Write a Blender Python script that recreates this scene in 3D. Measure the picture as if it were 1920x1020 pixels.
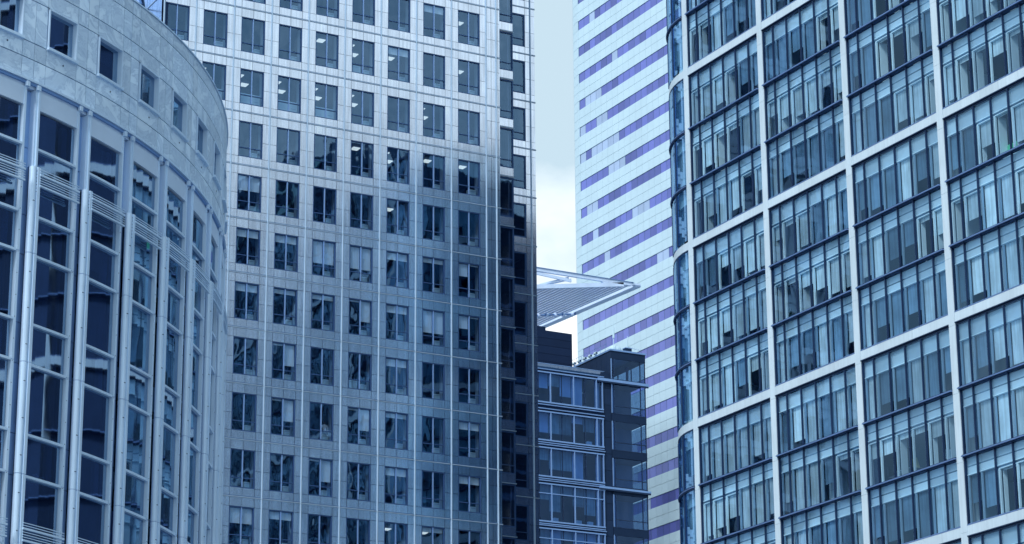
import bpy, bmesh, math, random
from mathutils import Vector, Matrix
R = math.radians
S = bpy.context.scene
for o in list(bpy.data.objects): bpy.data.objects.remove(o)

# ------------------------------------------------------------ camera
cam_d = bpy.data.cameras.new('camera'); cam = bpy.data.objects.new('camera', cam_d)
S.collection.objects.link(cam); S.camera = cam
cam_d.sensor_width = 36; cam_d.lens = 4961.9/1920*36
cam_d.clip_start = 0.5; cam_d.clip_end = 4000
pit, rol, hd = R(17.4955), R(-0.4103), R(28.5514)
f = Vector((math.sin(hd)*math.cos(pit), math.cos(hd)*math.cos(pit), math.sin(pit)))
r = Vector((math.cos(hd), -math.sin(hd), 0)); u = r.cross(f)
r2 = r*math.cos(rol)+u*math.sin(rol); u2 = u*math.cos(rol)-r*math.sin(rol)
cam.matrix_world = Matrix(((r2.x,u2.x,-f.x,0),(r2.y,u2.y,-f.y,0),(r2.z,u2.z,-f.z,1.7),(0,0,0,1)))

# ------------------------------------------------------------ sky, sun, exposure
SUN_EL, SUN_AZ = R(42), R(238)          # azimuth clockwise from +Y (sun stands behind left)
W = bpy.data.worlds.new('World'); S.world = W; W.use_nodes = True
wt = W.node_tree; wt.nodes.clear()
def wn(t, **k):
    n = wt.nodes.new(t)
    for a, b in k.items(): setattr(n, a, b)
    return n
out = wn('ShaderNodeOutputWorld'); bg = wn('ShaderNodeBackground')
sky = wn('ShaderNodeTexSky', sky_type='NISHITA'); sky.sun_disc = False
sky.sun_elevation = SUN_EL; sky.sun_rotation = SUN_AZ; sky.air_density = 1.3; sky.dust_density = 0.6
tc = wn('ShaderNodeTexCoord'); mp = wn('ShaderNodeMapping'); mp.inputs['Scale'].default_value = (1, 1, 1.9)
mp.inputs['Location'].default_value = (-3.66, 3.47, 2.64)
nz = wn('ShaderNodeTexNoise'); nz.inputs['Scale'].default_value = 5.5; nz.inputs['Detail'].default_value = 7
nz.inputs['Roughness'].default_value = 0.5
rp = wn('ShaderNodeValToRGB')
rp.color_ramp.elements[0].position = 0.50; rp.color_ramp.elements[0].color = (3.8, 4.9, 5.6, 1)
rp.color_ramp.elements[1].position = 0.66; rp.color_ramp.elements[1].color = (7.8, 8.2, 8.3, 1)
mx = wn('ShaderNodeMix', data_type='RGBA'); mx.inputs[0].default_value = 0.94
L = wt.links.new
L(tc.outputs['Generated'], mp.inputs[0]); L(mp.outputs[0], nz.inputs['Vector']); L(nz.outputs['Fac'], rp.inputs[0])
L(sky.outputs[0], mx.inputs[6]); L(rp.outputs[0], mx.inputs[7]); L(mx.outputs[2], bg.inputs[0]); L(bg.outputs[0], out.inputs[0])
bg.inputs[1].default_value = 0.10
sun_d = bpy.data.lights.new('sun', 'SUN'); sun = bpy.data.objects.new('sun', sun_d); S.collection.objects.link(sun)
sun_d.energy = 1.9; sun_d.angle = R(12); sun_d.color = (0.94, 0.97, 1.0)
sd = Vector((math.sin(SUN_AZ)*math.cos(SUN_EL), math.cos(SUN_AZ)*math.cos(SUN_EL), math.sin(SUN_EL)))
sun.rotation_euler = sd.to_track_quat('Z', 'Y').to_euler()
S.view_settings.view_transform = 'Standard'; S.view_settings.look = 'None'
S.view_settings.exposure = 0.70; S.view_settings.gamma = 1
rng = random.Random(7)

# ------------------------------------------------------------ materials
def new_mat(name):
    m = bpy.data.materials.new(name); m.use_nodes = True; m.node_tree.nodes.clear(); return m, m.node_tree
def pbr(name, col, rough=.5, metal=0., tone=.0, grime_blotch=.12, gscale=.6, streak=0., bump=0., emit=0., tint=False):
    m, t = new_mat(name); N = t.nodes.new; K = t.links.new
    if tint: col = (col[0]*.80, col[1]*.95, min(1, col[2]*1.10))
    o = N('ShaderNodeOutputMaterial'); b = N('ShaderNodeBsdfPrincipled'); K(b.outputs[0], o.inputs[0])
    b.inputs['Roughness'].default_value = rough; b.inputs['Metallic'].default_value = metal
    b.inputs['Specular Tint'].default_value = (.35, .60, 1., 1)
    if max(col[:3]) < .25: b.inputs['Specular IOR Level'].default_value = .25
    c = N('ShaderNodeTexCoord'); n = N('ShaderNodeTexNoise'); n.inputs['Scale'].default_value = gscale; n.inputs['Detail'].default_value = 6
    K(c.outputs['Object'], n.inputs['Vector'])
    mr = N('ShaderNodeMapRange'); mr.inputs[1].default_value = .3; mr.inputs[2].default_value = .7
    mr.inputs[3].default_value = 1-grime_blotch; mr.inputs[4].default_value = 1+grime_blotch*.5
    K(n.outputs['Fac'], mr.inputs[0]); fac = mr.outputs[0]
    if streak:                                   # rain streaks on outer metal, plain streaks on blinds and spandrel backs
        mp = N('ShaderNodeMapping'); mp.inputs['Scale'].default_value = (2.6, 2.6, .16); K(c.outputs['Object'], mp.inputs[0])
        n2 = N('ShaderNodeTexNoise'); n2.inputs['Scale'].default_value = 2.2; n2.inputs['Detail'].default_value = 5
        K(mp.outputs[0], n2.inputs['Vector'])
        m2 = N('ShaderNodeMapRange'); m2.inputs[1].default_value = .35; m2.inputs[2].default_value = .68
        m2.inputs[3].default_value = 1-streak; m2.inputs[4].default_value = 1+streak*.4
        K(n2.outputs['Fac'], m2.inputs[0]); mu = N('ShaderNodeMath'); mu.operation = 'MULTIPLY'
        K(fac, mu.inputs[0]); K(m2.outputs[0], mu.inputs[1]); fac = mu.outputs[0]
    if tone:                                     # each panel its own shade
        a = N('ShaderNodeAttribute'); a.attribute_name = 'tone'
        m3 = N('ShaderNodeMapRange'); m3.inputs[3].default_value = 1-tone; m3.inputs[4].default_value = 1+tone
        K(a.outputs['Fac'], m3.inputs[0]); mu = N('ShaderNodeMath'); mu.operation = 'MULTIPLY'
        K(fac, mu.inputs[0]); K(m3.outputs[0], mu.inputs[1]); fac = mu.outputs[0]
    vm = N('ShaderNodeVectorMath'); vm.operation = 'SCALE'; vm.inputs[0].default_value = col[:3]; K(fac, vm.inputs['Scale'])
    K(vm.outputs[0], b.inputs['Base Color'])
    if bump:
        bp = N('ShaderNodeBump'); bp.inputs['Strength'].default_value = bump; bp.inputs['Distance'].default_value = .05
        n3 = N('ShaderNodeTexNoise'); n3.inputs['Scale'].default_value = .9; n3.inputs['Detail'].default_value = 2
        K(c.outputs['Object'], n3.inputs['Vector']); K(n3.outputs['Fac'], bp.inputs['Height']); K(bp.outputs[0], b.inputs['Normal'])
    if emit:
        b.inputs['Emission Color'].default_value = (*col[:3], 1); b.inputs['Emission Strength'].default_value = emit
    return m
def glass(name, trans, gloss, fac, rough=.02, wob=.12, wscale=.55, tone=0., grow=.5):
    m, t = new_mat(name); N = t.nodes.new; K = t.links.new
    o = N('ShaderNodeOutputMaterial'); mxs = N('ShaderNodeMixShader'); tr = N('ShaderNodeBsdfTransparent'); gl = N('ShaderNodeBsdfGlossy')
    tr.inputs[0].default_value = (*trans, 1); gl.inputs[0].default_value = (*gloss, 1); gl.inputs['Roughness'].default_value = rough
    fr = N('ShaderNodeLayerWeight'); fr.inputs['Blend'].default_value = .28
    mr = N('ShaderNodeMapRange'); mr.inputs[3].default_value = fac; mr.inputs[4].default_value = min(1, fac+grow)
    K(fr.outputs['Fresnel'], mr.inputs[0]); f_ = mr.outputs[0]
    c = N('ShaderNodeTexCoord'); mp = N('ShaderNodeMapping'); mp.inputs['Scale'].default_value = (1, 1, .6); K(c.outputs['Object'], mp.inputs[0])
    oi = N('ShaderNodeObjectInfo'); va = N('ShaderNodeVectorMath'); va.operation = 'MULTIPLY_ADD'
    K(oi.outputs['Random'], va.inputs[0]); va.inputs[1].default_value = (37, 53, 71); K(mp.outputs[0], va.inputs[2])
    n3 = N('ShaderNodeTexNoise'); n3.inputs['Scale'].default_value = wscale; n3.inputs['Detail'].default_value = 1.5
    K(va.outputs[0], n3.inputs['Vector'])
    bp = N('ShaderNodeBump'); bp.inputs['Strength'].default_value = 1; bp.inputs['Distance'].default_value = wob
    K(n3.outputs['Fac'], bp.inputs['Height']); K(bp.outputs[0], gl.inputs['Normal'])
    if tone:
        a = N('ShaderNodeAttribute'); a.attribute_name = 'tone'
        m3 = N('ShaderNodeMapRange'); m3.inputs[3].default_value = 1-tone; m3.inputs[4].default_value = 1+tone
        K(a.outputs['Fac'], m3.inputs[0]); mu = N('ShaderNodeMath'); mu.operation = 'MULTIPLY'
        K(f_, mu.inputs[0]); K(m3.outputs[0], mu.inputs[1]); f_ = mu.outputs[0]
    K(f_, mxs.inputs[0]); K(tr.outputs[0], mxs.inputs[1]); K(gl.outputs[0], mxs.inputs[2]); K(mxs.outputs[0], o.inputs[0])
    return m
def stone_mat(name, a, b_):
    m, t = new_mat(name); N = t.nodes.new; K = t.links.new
    o = N('ShaderNodeOutputMaterial'); b = N('ShaderNodeBsdfPrincipled'); K(b.outputs[0], o.inputs[0]); b.inputs['Roughness'].default_value = .55
    c = N('ShaderNodeTexCoord'); at = N('ShaderNodeAttribute'); at.attribute_name = 'tone'
    va = N('ShaderNodeVectorMath'); va.operation = 'MULTIPLY_ADD'; K(at.outputs['Fac'], va.inputs[0]); va.inputs[1].default_value = (31, 17, 43); K(c.outputs['Object'], va.inputs[2])
    mp = N('ShaderNodeMapping'); mp.inputs['Scale'].default_value = (.55, .55, .8); mp.inputs['Rotation'].default_value = (.5, .4, .3); K(va.outputs[0], mp.inputs[0])
    n = N('ShaderNodeTexNoise'); n.inputs['Scale'].default_value = 1.1; n.inputs['Detail'].default_value = 9; n.inputs['Distortion'].default_value = 1.8; n.inputs['Roughness'].default_value = .62
    K(mp.outputs[0], n.inputs['Vector'])
    rpp = N('ShaderNodeValToRGB'); e = rpp.color_ramp.elements
    e[0].position = .30; e[0].color = (*b_, 1); e[1].position = .62; e[1].color = (*a, 1)
    k = e.new(.46); k.color = tuple(.62*x+.38*y for x, y in zip(a, b_))+(1,)
    k = e.new(.50); k.color = tuple(.15*x+.85*y for x, y in zip(a, b_))+(1,)
    k = e.new(.54); k.color = tuple(.8*x+.2*y for x, y in zip(a, b_))+(1,)
    K(n.outputs['Fac'], rpp.inputs[0])
    m3 = N('ShaderNodeMapRange'); m3.inputs[3].default_value = .88; m3.inputs[4].default_value = 1.1; K(at.outputs['Fac'], m3.inputs[0])
    vm = N('ShaderNodeVectorMath'); vm.operation = 'SCALE'; K(rpp.outputs[0], vm.inputs[0]); K(m3.outputs[0], vm.inputs['Scale']); K(vm.outputs[0], b.inputs['Base Color'])
    return m
M = dict(
 clad=pbr('brushed_steel_cladding', (.73,.83,.98), .21, 1.0, tone=.05, grime_blotch=.08, streak=.16, bump=.0),
 fin=pbr('polished_steel_fin', (.33,.44,.55), .4, .3, grime_blotch=.08),
 backing=pbr('dark_backing', (.02,.035,.07), .8, tint=True),
 frame=pbr('dark_window_frame', (.05,.09,.18), .45, .2, tint=True),
 mull=pbr('silver_mullion', (.32,.42,.60), .4, .5, tint=True),
 tglass=glass('tower_glass', (.80,.87,.92), (.34,.62,1.0), .19, wob=.020, wscale=.7),
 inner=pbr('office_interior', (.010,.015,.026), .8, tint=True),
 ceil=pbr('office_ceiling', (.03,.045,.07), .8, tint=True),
 reveal=pbr('interior_column', (.36,.46,.58), .7, tint=True),
 furn=pbr('white_furniture', (.52,.74,.86), .6),
 blind=pbr('roller_blind', (.75,.88,.95), .8, grime_blotch=.05, streak=.1),
 lamp=pbr('ceiling_lamp', (.80,.92,.95), .5, emit=.6),
 rb_white=pbr('white_coated_metal', (.53,.63,.69), .42, .0, tone=.04, grime_blotch=.08, gscale=.4, streak=.06),
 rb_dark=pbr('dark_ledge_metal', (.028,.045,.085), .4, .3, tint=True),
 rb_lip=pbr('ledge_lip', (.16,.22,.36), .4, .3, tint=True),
 rb_glass=glass('curtain_wall_glass', (.88,.96,1.0), (.38,.66,1.), .09, wob=.02, wscale=.5, tone=.25),
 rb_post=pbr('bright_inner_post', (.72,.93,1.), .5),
 rb_post2=pbr('shade_tinted_post', (.26,.42,.55), .6),  # dim copy of the bright post, its shade put into the colour
 rb_fascia=pbr('ceiling_fascia', (.52,.70,.79), .7, tone=.12),
 rb_blind=pbr('blue_roller_blind', (.52,.69,.76), .8, tone=.30, streak=.25, grime_blotch=.3, gscale=.7),  # strong mottling stands for blotchy pane reflections, put into the blind colour
 rb_sky=pbr('upper_ceiling_panel', (.56,.76,.86), .7, tone=.15),
 rb_blind2=pbr('dark_roller_blind', (.17,.27,.34), .8, tone=.45, streak=.25, grime_blotch=.45, gscale=.6, tint=True),  # bluish reflection blotches put into the colour as heavy mottling
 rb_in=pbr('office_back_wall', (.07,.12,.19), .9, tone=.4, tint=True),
 hs_white=pbr('white_glazed_panel', (.50,.65,.72), .35, .0, tone=.02, grime_blotch=.05, gscale=.2),
 hs_joint=pbr('panel_joint', (.12,.20,.30), .7),
 hs_purple=pbr('violet_glazing', (.125,.145,.43), .08, .0, tone=.28, grime_blotch=.05),
 hs_pale=pbr('pale_lavender_glazing', (.36,.46,.64), .1, .0, tone=.12, grime_blotch=.05),
 stone=stone_mat('veined_marble', (.64,.79,.93), (.36,.50,.67)),
 lb=pbr('pale_blue_aluminium', (.60,.76,.92), .38, .15, grime_blotch=.08, streak=.05),
 lb_panel=pbr('blue_grey_panel', (.56,.68,.82), .45, .1, grime_blotch=.06),
 lb_rec=pbr('recess_panel', (.30,.42,.62), .5, .1, tone=.06, tint=True),  # darker tone puts the shade of the recess into the panel colour
 lb_dim=pbr('darkened_blue_panel', (.24,.35,.54), .5, .1, tint=True),  # recess shade put into the colour; also used for blinds and gaps
 lb_glass=glass('deep_blue_glass', (.34,.44,.58), (.42,.58,.78), .06, wob=.016, wscale=.35),
 corner_glass=glass('bent_corner_glass', (.60,.76,.85), (.40,.66,.95), .04, wob=.002, wscale=.3),
 lb_back2=pbr('sky_tinted_spandrel_back', (.07,.10,.25), .6, tone=.4, streak=.2),  # lighter copy of the spandrel back, reflected sky put into the colour
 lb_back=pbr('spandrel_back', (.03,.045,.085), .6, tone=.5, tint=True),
 joint=pbr('stone_joint', (.10,.15,.24), .8),
 bolt=pbr('dark_bolt', (.03,.05,.1), .5),
 db_wall=pbr('dark_slate_cladding', (.012,.026,.062), .7, .0, tone=.15),
 db_frame=pbr('grey_blue_frame', (.24,.34,.52), .4, .3, tint=True),
 db_glass=glass('dark_glass', (.55,.72,.90), (.24,.46,.90), .07, wob=.03, wscale=.4),
 db_par=glass('parapet_glass', (.25,.35,.5), (.5,.65,.9), .30, wob=.02),
 db_in=pbr('dim_office', (.03,.07,.14), .8, tone=.4, tint=True),
 plant=pbr('charcoal_louvre_cladding', (.010,.018,.045), .6, .0, tone=.08, tint=True),
 canopy=pbr('white_painted_steel', (.62,.74,.92), .45),
 ref_dark=pbr('dark_granite', (.03,.05,.09), .5, tone=.3, tint=True),
 ref_gran=pbr('blue_granite', (.06,.095,.145), .8, tone=.1, grime_blotch=.3, gscale=.05),
 ref_mid=pbr('weathered_concrete', (.11,.17,.25), .8, tone=.1, grime_blotch=.3, gscale=.05, tint=True),
 ref_glass=pbr('dark_reflective_glazing', (.012,.02,.05), .9, tone=.4),
 ref_light=pbr('pale_green_beams', (.62,.88,.90), .5),
 ground=pbr('paving', (.22,.27,.33), .8, tone=0, gscale=.1),
 asphalt=pbr('asphalt', (.05,.055,.07), .85, gscale=.3),
 skin=pbr('skin', (.10,.09,.10), .6), shirt=pbr('white_shirt', (.85,.92,1.), .8), trousers=pbr('dark_trousers', (.03,.04,.07), .8),
 hair=pbr('dark_hair', (.01,.012,.02), .7),
 green=pbr('green_plastic', (.10,.62,.28), .5), olive=pbr('olive_cloth', (.30,.32,.16), .8),
 chair=pbr('dark_chair_fabric', (.04,.06,.10), .8), wood=pbr('grey_desk_top', (.25,.34,.40), .6),
)

# ------------------------------------------------------------ mesh helper
class MB:
    def __init__(s): s.v = []; s.f = []; s.m = []; s.t = []; s.slots = []
    def slot(s, m):
        if m not in s.slots: s.slots.append(m)
        return s.slots.index(m)
    def add(s, vs, fs, m, tone=None):
        k = len(s.v); s.v += [tuple(p) for p in vs]; i = s.slot(m); t = rng.random() if tone is None else tone
        for q in fs: s.f.append(tuple(k+a for a in q)); s.m.append(i); s.t.append(t)
    BF = ((0,3,2,1),(4,5,6,7),(0,1,5,4),(1,2,6,5),(2,3,7,6),(3,0,4,7))
    def box(s, x0, x1, y0, y1, z0, z1, m, tone=None):
        if x0 > x1: x0, x1 = x1, x0
        if y0 > y1: y0, y1 = y1, y0
        if z0 > z1: z0, z1 = z1, z0
        s.add([(x0,y0,z0),(x1,y0,z0),(x1,y1,z0),(x0,y1,z0),(x0,y0,z1),(x1,y0,z1),(x1,y1,z1),(x0,y1,z1)], s.BF, m, tone)
    def seg(s, p, q, n0, n1, z0, z1, m, tone=None):
        """box along plan segment p->q, reaching from n0 to n1 along the outward (left-hand) normal"""
        p = Vector(p); q = Vector(q); d = (q-p).normalized(); n = Vector((-d.y, d.x))
        a, b, c, e = p+n*n0, q+n*n0, q+n*n1, p+n*n1
        s.add([(k.x,k.y,z) for z in (z0, z1) for k in (a,b,c,e)], s.BF, m, tone)
    def bar(s, a, b, w, h, m, up=(0,0,1), tone=None):
        a = Vector(a); b = Vector(b); d = (b-a).normalized(); up = Vector(up)
        x = d.cross(up).normalized(); y = x.cross(d)
        c = [(-w/2,-h/2),(w/2,-h/2),(w/2,h/2),(-w/2,h/2)]
        s.add([p+x*i+y*j for p in (a, b) for i, j in c], s.BF, m, tone)
    def cyl(s, a, b, r0, r1, m, n=12, tone=None, caps=True):
        a = Vector(a); b = Vector(b); d = (b-a).normalized(); t = Vector((0,0,1)) if abs(d.z) < .9 else Vector((1,0,0))
        x = d.cross(t).normalized(); y = d.cross(x)
        vs = [p+(x*math.cos(6.28318*i/n)+y*math.sin(6.28318*i/n))*rr for p, rr in ((a, r0), (b, r1)) for i in range(n)]
        fs = [(i, (i+1) % n, n+(i+1) % n, n+i) for i in range(n)]
        if caps: fs += [tuple(range(n-1, -1, -1)), tuple(range(n, 2*n))]
        s.add(vs, fs, m, tone)
    def quad(s, pts, m, tone=None): s.add(pts, ((0,1,2,3),), m, tone)
    def build(s, name, parent=None, loc=(0,0,0), label=None, kind=None, smooth=False):
        me = bpy.data.meshes.new(name); me.from_pydata(s.v, [], s.f)
        for m in s.slots: me.materials.append(m)
        me.polygons.foreach_set('material_index', s.m)
        a = me.attributes.new('tone', 'FLOAT', 'FACE'); a.data.foreach_set('value', s.t)
        if smooth: me.polygons.foreach_set('use_smooth', [True]*len(s.f))
        me.update()
        o = bpy.data.objects.new(name, me); S.collection.objects.link(o); o.location = loc
        if parent: o.parent = parent
        if label: o['label'] = label
        if kind: o['kind'] = kind
        return o
def tag(o, label, cat, group=None):
    o['label'] = label; o['category'] = cat
    if group: o['group'] = group
    return o
def thing(name, label, cat, loc=(0,0,0), group=None):
    o = bpy.data.objects.new(name, None); S.collection.objects.link(o); o.location = loc; o.empty_display_size = 1
    return tag(o, label, cat, group)
def copy_tree(o, loc, parent=None):
    c = o.copy(); S.collection.objects.link(c); c.parent = parent or o.parent; c.location = loc
    for ch in o.children:
        d = ch.copy(); S.collection.objects.link(d); d.parent = c
    return c

# ------------------------------------------------------------ ground
g = MB(); g.quad([(-1500,-1500,0),(1500,-1500,0),(1500,1500,0),(-1500,1500,0)], M['ground']); g.build('ground', kind='structure')
g = MB(); g.quad([(-300,60,.004),(300,60,.004),(300,74,.004),(-300,74,.004)], M['asphalt']); g.build('road', kind='structure')
g = MB(); g.box(-300,300,74,74.3,0,.12,M['rb_white']); g.box(-300,300,59.7,60,0,.12,M['rb_white']); g.build('kerb', kind='structure')

# ------------------------------------------------------------ central office tower
TY, TX0, DP, TL, ST = 164.37, 66.837, 2.9268, 73.53, 4.0
def px(i): return TX0+i*DP
def tl(j): return TL-ST*j
tower = thing('office_tower', 'tall steel clad office tower filling the centre, with paired windows and a notched right corner', 'office tower', (75,164.37,0))
TO = Vector((75, 164.37, 0))
class TMB(MB):
    def build(s, name, parent=tower, **k):
        s.v = [(a-TO.x, b-TO.y, c-TO.z) for a, b, c in s.v]; return MB.build(s, name, parent, **k)
ROW0, ROW1 = -5, 13            # storeys built, line j is the string course above window row j
XL, XR = 61.40, 88.50
c = TMB(); bk = TMB()
WT, WB = .68, 3.36             # window head / sill below the line
GAP = .012
def panel_cell(x0, x1, wx0, wx1, z, y, wt=WT, wb=WB, st=ST):
    """clad one bay of one storey round its window opening; z = string course level"""
    zb = z-st; m = M['clad']; mid = z-(wt+wb)/2-.1
    zs = [z-.03, z-wt, mid, z-wb, zb+.03]
    for k in range(4):
        for a, b in ((x0, wx0), (wx1, x1)):
            if b-a > .05: c.box(a+GAP, b-GAP, y, y+.08, zs[k+1]+GAP, zs[k]-GAP, m)
    xm = (wx0+wx1)/2
    for a, b in ((wx0, xm), (xm, wx1)):
        c.box(a+GAP, b-GAP, y, y+.08, z-wt+GAP, z-.03-GAP, m)
        c.box(a+GAP, b-GAP, y, y+.08, zb+.03+GAP, z-wb-GAP, m)
    bk.box(x0, wx0, y+.082, y+.38, zb, z, M['backing']); bk.box(wx1, x1, y+.082, y+.38, zb, z, M['backing'])
    bk.box(wx0, wx1, y+.082, y+.38, z-wt, z, M['backing']); bk.box(wx0, wx1, y+.082, y+.38, zb, z-wb, M['backing'])
COLS = list(range(-2, 7))
for j in range(ROW0, ROW1):
    for i in COLS:
        x0, x1 = px(i), px(i+1)
        if i == -2: x0 = XL
        wx0, wx1 = px(i)+.19*DP, px(i)+.815*DP
        panel_cell(x0, x1, max(wx0, x0+.05), wx1, tl(j), TY)
    # narrow blind strip at the corner
    for a, b in ((px(7), px(7)+.86), (px(7)+.86, XR)):
        z = tl(j)
        for k0, k1 in ((.03, 1.2), (1.2, 2.6), (2.6, 3.97)):
            c.box(a+GAP, (a+b)/2-GAP, TY, TY+.08, z-k1+GAP, z-k0-GAP, M['clad']); c.box((a+b)/2+GAP, b-GAP, TY, TY+.08, z-k1+GAP, z-k0-GAP, M['clad'])
    bk.box(px(7), XR, TY+.082, TY+.38, tl(j+1), tl(j), M['backing'])
# stepped corners (right A and B, left mirrored) : (x0, x1, y, window x0, window x1, head offset, sill offset)
YA, YB = TY+3.43, TY+6.93
XA, XB = 91.55, 95.40
for j in range(ROW0, ROW1):
    z = tl(j)
    # A: tall corner window, line phase follows the main wall
    panel_cell(XR, XA, XR+.55, XA-.04, z, YA, 0.07, 3.27)
    panel_cell(XA, XB, 92.30, 94.52, z, YB, .62, 3.38)
for j in range(ROW0, ROW1):     # left notch: plain ribbed return walls facing the camera side
    z = tl(j)
    for (x, y0, y1) in ((XL, TY+.08, YA), (XL-3.05, YA+.08, YB), (XL-6.9, YB+.08, YB+24)):
        n = max(2, int((y1-y0)/.85)); d = (y1-y0)/n
        for k in range(n):
            for z0, z1 in ((z-1.6, z-.03), (z-3.97, z-1.6)):
                c.box(x, x+.08, y0+k*d+GAP, y0+(k+1)*d-GAP, z0+GAP, z1-GAP, M['clad'])
        bk.box(x+.082, x+.38, y0, y1, z-ST, z, M['backing'])
    for (x0, x1, y) in ((XL-3.05, XL, YA), (XL-6.9, XL-3.05, YB)):
        for k in range(3):
            a = x0+(x1-x0)*k/3; b = x0+(x1-x0)*(k+1)/3
            c.box(a+GAP, b-GAP, y, y+.08, z-3.97+GAP, z-.03-GAP, M['clad'])
        bk.box(x0, x1, y+.082, y+.38, z-ST, z, M['backing'])
# rest of the shaft: plain lower storeys down to the ground, sides and back
zt, zb = tl(ROW0), tl(ROW1)
low = [(XL, XR, TY), (XR, XA, YA), (XA, XB, YB), (XL-3.05, XL, YA), (XL-6.9, XL-3.05, YB)]
for x0, x1, y in low:
    n = max(1, round((x1-x0)/DP))
    for k in range(n):
        for q in range(6):
            a = x0+(x1-x0)*k/n; b = x0+(x1-x0)*(k+1)/n; za = zb*q/6; zc = zb*(q+1)/6
            c.box(a+GAP, b-GAP, y, y+.08, za+GAP, zc-GAP, M['clad'])
    bk.box(x0, x1, y+.082, y+.38, 0, zb, M['backing'])
for x, y0, y1 in ((XL, TY+.4, YA), (XL-3.05, YA+.4, YB), (XL-6.9, YB+.4, YB+40)): bk.box(x, x+.3, y0, y1, 0, zb, M['clad'])
for x, y0, y1 in ((XR, TY+.08, YA-.01), (XA, YA+.08, YB-.01), (XB, YB+.08, YB+40)): bk.box(x-.3, x, y0+.31, y1, 0, zt, M['clad'])
bk.box(XL-6.9, XB, YB+40, YB+40.3, 0, zt, M['clad'])
bk.box(XL-6.5, XB-.4, YB+.5, YB+39.9, zt, zt+.4, M['clad']); bk.box(XL+.1, XR-.1, TY+.1, YB+.5, zt, zt+.4, M['clad'])
c.build('cladding'); bk.build('wall')
# vertical fins
def fin(x, y, w=.12, d=.08):
    k = TMB(); n = 6
    pts = [(x-w/2*math.cos(math.pi*i/n), y-d*math.sin(math.pi*i/n)) for i in range(n+1)]
    vs = [(a, b, z) for z in (0, zt) for a, b in pts]; N = n+1
    k.add(vs, [(i, i+1, N+i+1, N+i) for i in range(n)]+[tuple(range(N, 2*N))], M['fin'], .5)
    o = k.build('vertical_fin'); return o
for i in range(-1, 8): fin(px(i), TY-.002)
fin(px(7)+.86, TY-.002, .13); fin(XL+.06, TY-.002, .12); fin(94.98, YB-.002, .12, .10)
# string courses
for j in range(ROW0, ROW1+1):
    k = TMB(); z = tl(j)
    for x0, x1, y in ((XL, XR+.04, TY), (XR+.04, XA+.02, YA), (XA+.02, XB+.03, YB)):
        k.box(x0, x1, y-.05, y+.07, z-.028, z+.028, M['fin'], .5); k.box(x0, x1, y-.01, y+.06, z+.029, z+.075, M['frame'], .5)
    k.box(XL-.05, XL+.02, TY, YA, z-.028, z+.028, M['fin'], .5)
    k.build('string_course')
# windows
ww = .625*DP
def tower_window(w, h, trans_off, name='window', mid=True, fr=.06):
    k = MB(); f_ = M['frame']; y0, y1 = .02, .16
    k.box(0, fr, y0, y1, -h, 0, f_); k.box(w-fr, w, y0, y1, -h, 0, f_)
    k.box(fr, w-fr, y0, y1, -fr, 0, f_); k.box(fr, w-fr, y0, y1, -h, -h+fr, f_)
    if mid: k.box(w/2-.03, w/2+.03, .015, .15, -h+fr+.002, -fr-.002, M['mull'])
    for a, b in (((fr+.002, w/2-.032), (w/2+.032, w-fr-.002)) if mid else ((fr+.002, w-fr-.002),)):
        k.box(a, b, .05, .13, -trans_off-.03, -trans_off+.03, f_)
    root = k.build(name, tower)
    k = MB()
    segs = ((fr, w/2-.03), (w/2+.03, w-fr)) if mid else ((fr, w-fr),)
    for a, b in segs: k.quad([(a,.1,-h+fr),(b,.1,-h+fr),(b,.1,-fr),(a,.1,-fr)], M['tglass'])
    k.build('pane', root)
    return root
proto = tower_window(ww, WB-WT, 1.98)
def blind_mesh(w, mode, k):
    b = MB(); h = WB-WT
    if mode == 'full2': hs = (1.0+.7*rng.random(),)*2
    elif mode == 'short2': hs = (.25+.3*rng.random(),)*2
    elif mode == 'left': hs = (.9+.5*rng.random(), .1)
    else: hs = (.12, 1.0+.6*rng.random())
    for s_, hh in enumerate(hs):
        x0 = .07 if s_ == 0 else w/2+.04; x1 = w/2-.04 if s_ == 0 else w-.07
        b.box(x0, x1, .22, .235, -.06-hh, -.06, M['blind'])
    return b
blinds = []
for mode in ('full2', 'short2', 'left', 'right', 'short2', 'full2'):
    o = blind_mesh(ww, mode, 0).build('blind', None); blinds.append(o.data); bpy.data.objects.remove(o)
def cab_mesh(h, x0, x1):
    b = MB(); b.box(x0, x1, .45, .85, -(WB-WT)-.02, -(WB-WT)+h, M['furn']); b.box(x0+.02, x1-.02, .44, .45, -(WB-WT)+h-.12, -(WB-WT)+h-.09, M['reveal'])
    o = b.build('sill_cabinet', None); me = o.data; bpy.data.objects.remove(o); return me
cabs = [cab_mesh(.98, .1, ww-.1), cab_mesh(.62, ww/2+.2, ww-.12), cab_mesh(.75, .3, ww/2), cab_mesh(.55, ww-.62, ww-.2)]
def light_mesh(sp):
    b = MB()
    for x, y in sp: b.box(x-.28, x+.28, y-.3, y+.3, .005, .05, M['lamp'])
    o = b.build('ceiling_light', None); me = o.data; bpy.data.objects.remove(o); return me
lights = [light_mesh([(.5, 2.2)]), light_mesh([(.5, 1.5), (1.5, 3.0)]), light_mesh([(.45, 2.8), (1.1, 1.6)]), light_mesh([(1.3, 2.4)])]
def sub(me, name, parent, loc=(0,0,0)):
    o = bpy.data.objects.new(name, me); S.collection.objects.link(o); o.parent = parent; o.location = loc; return o
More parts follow.
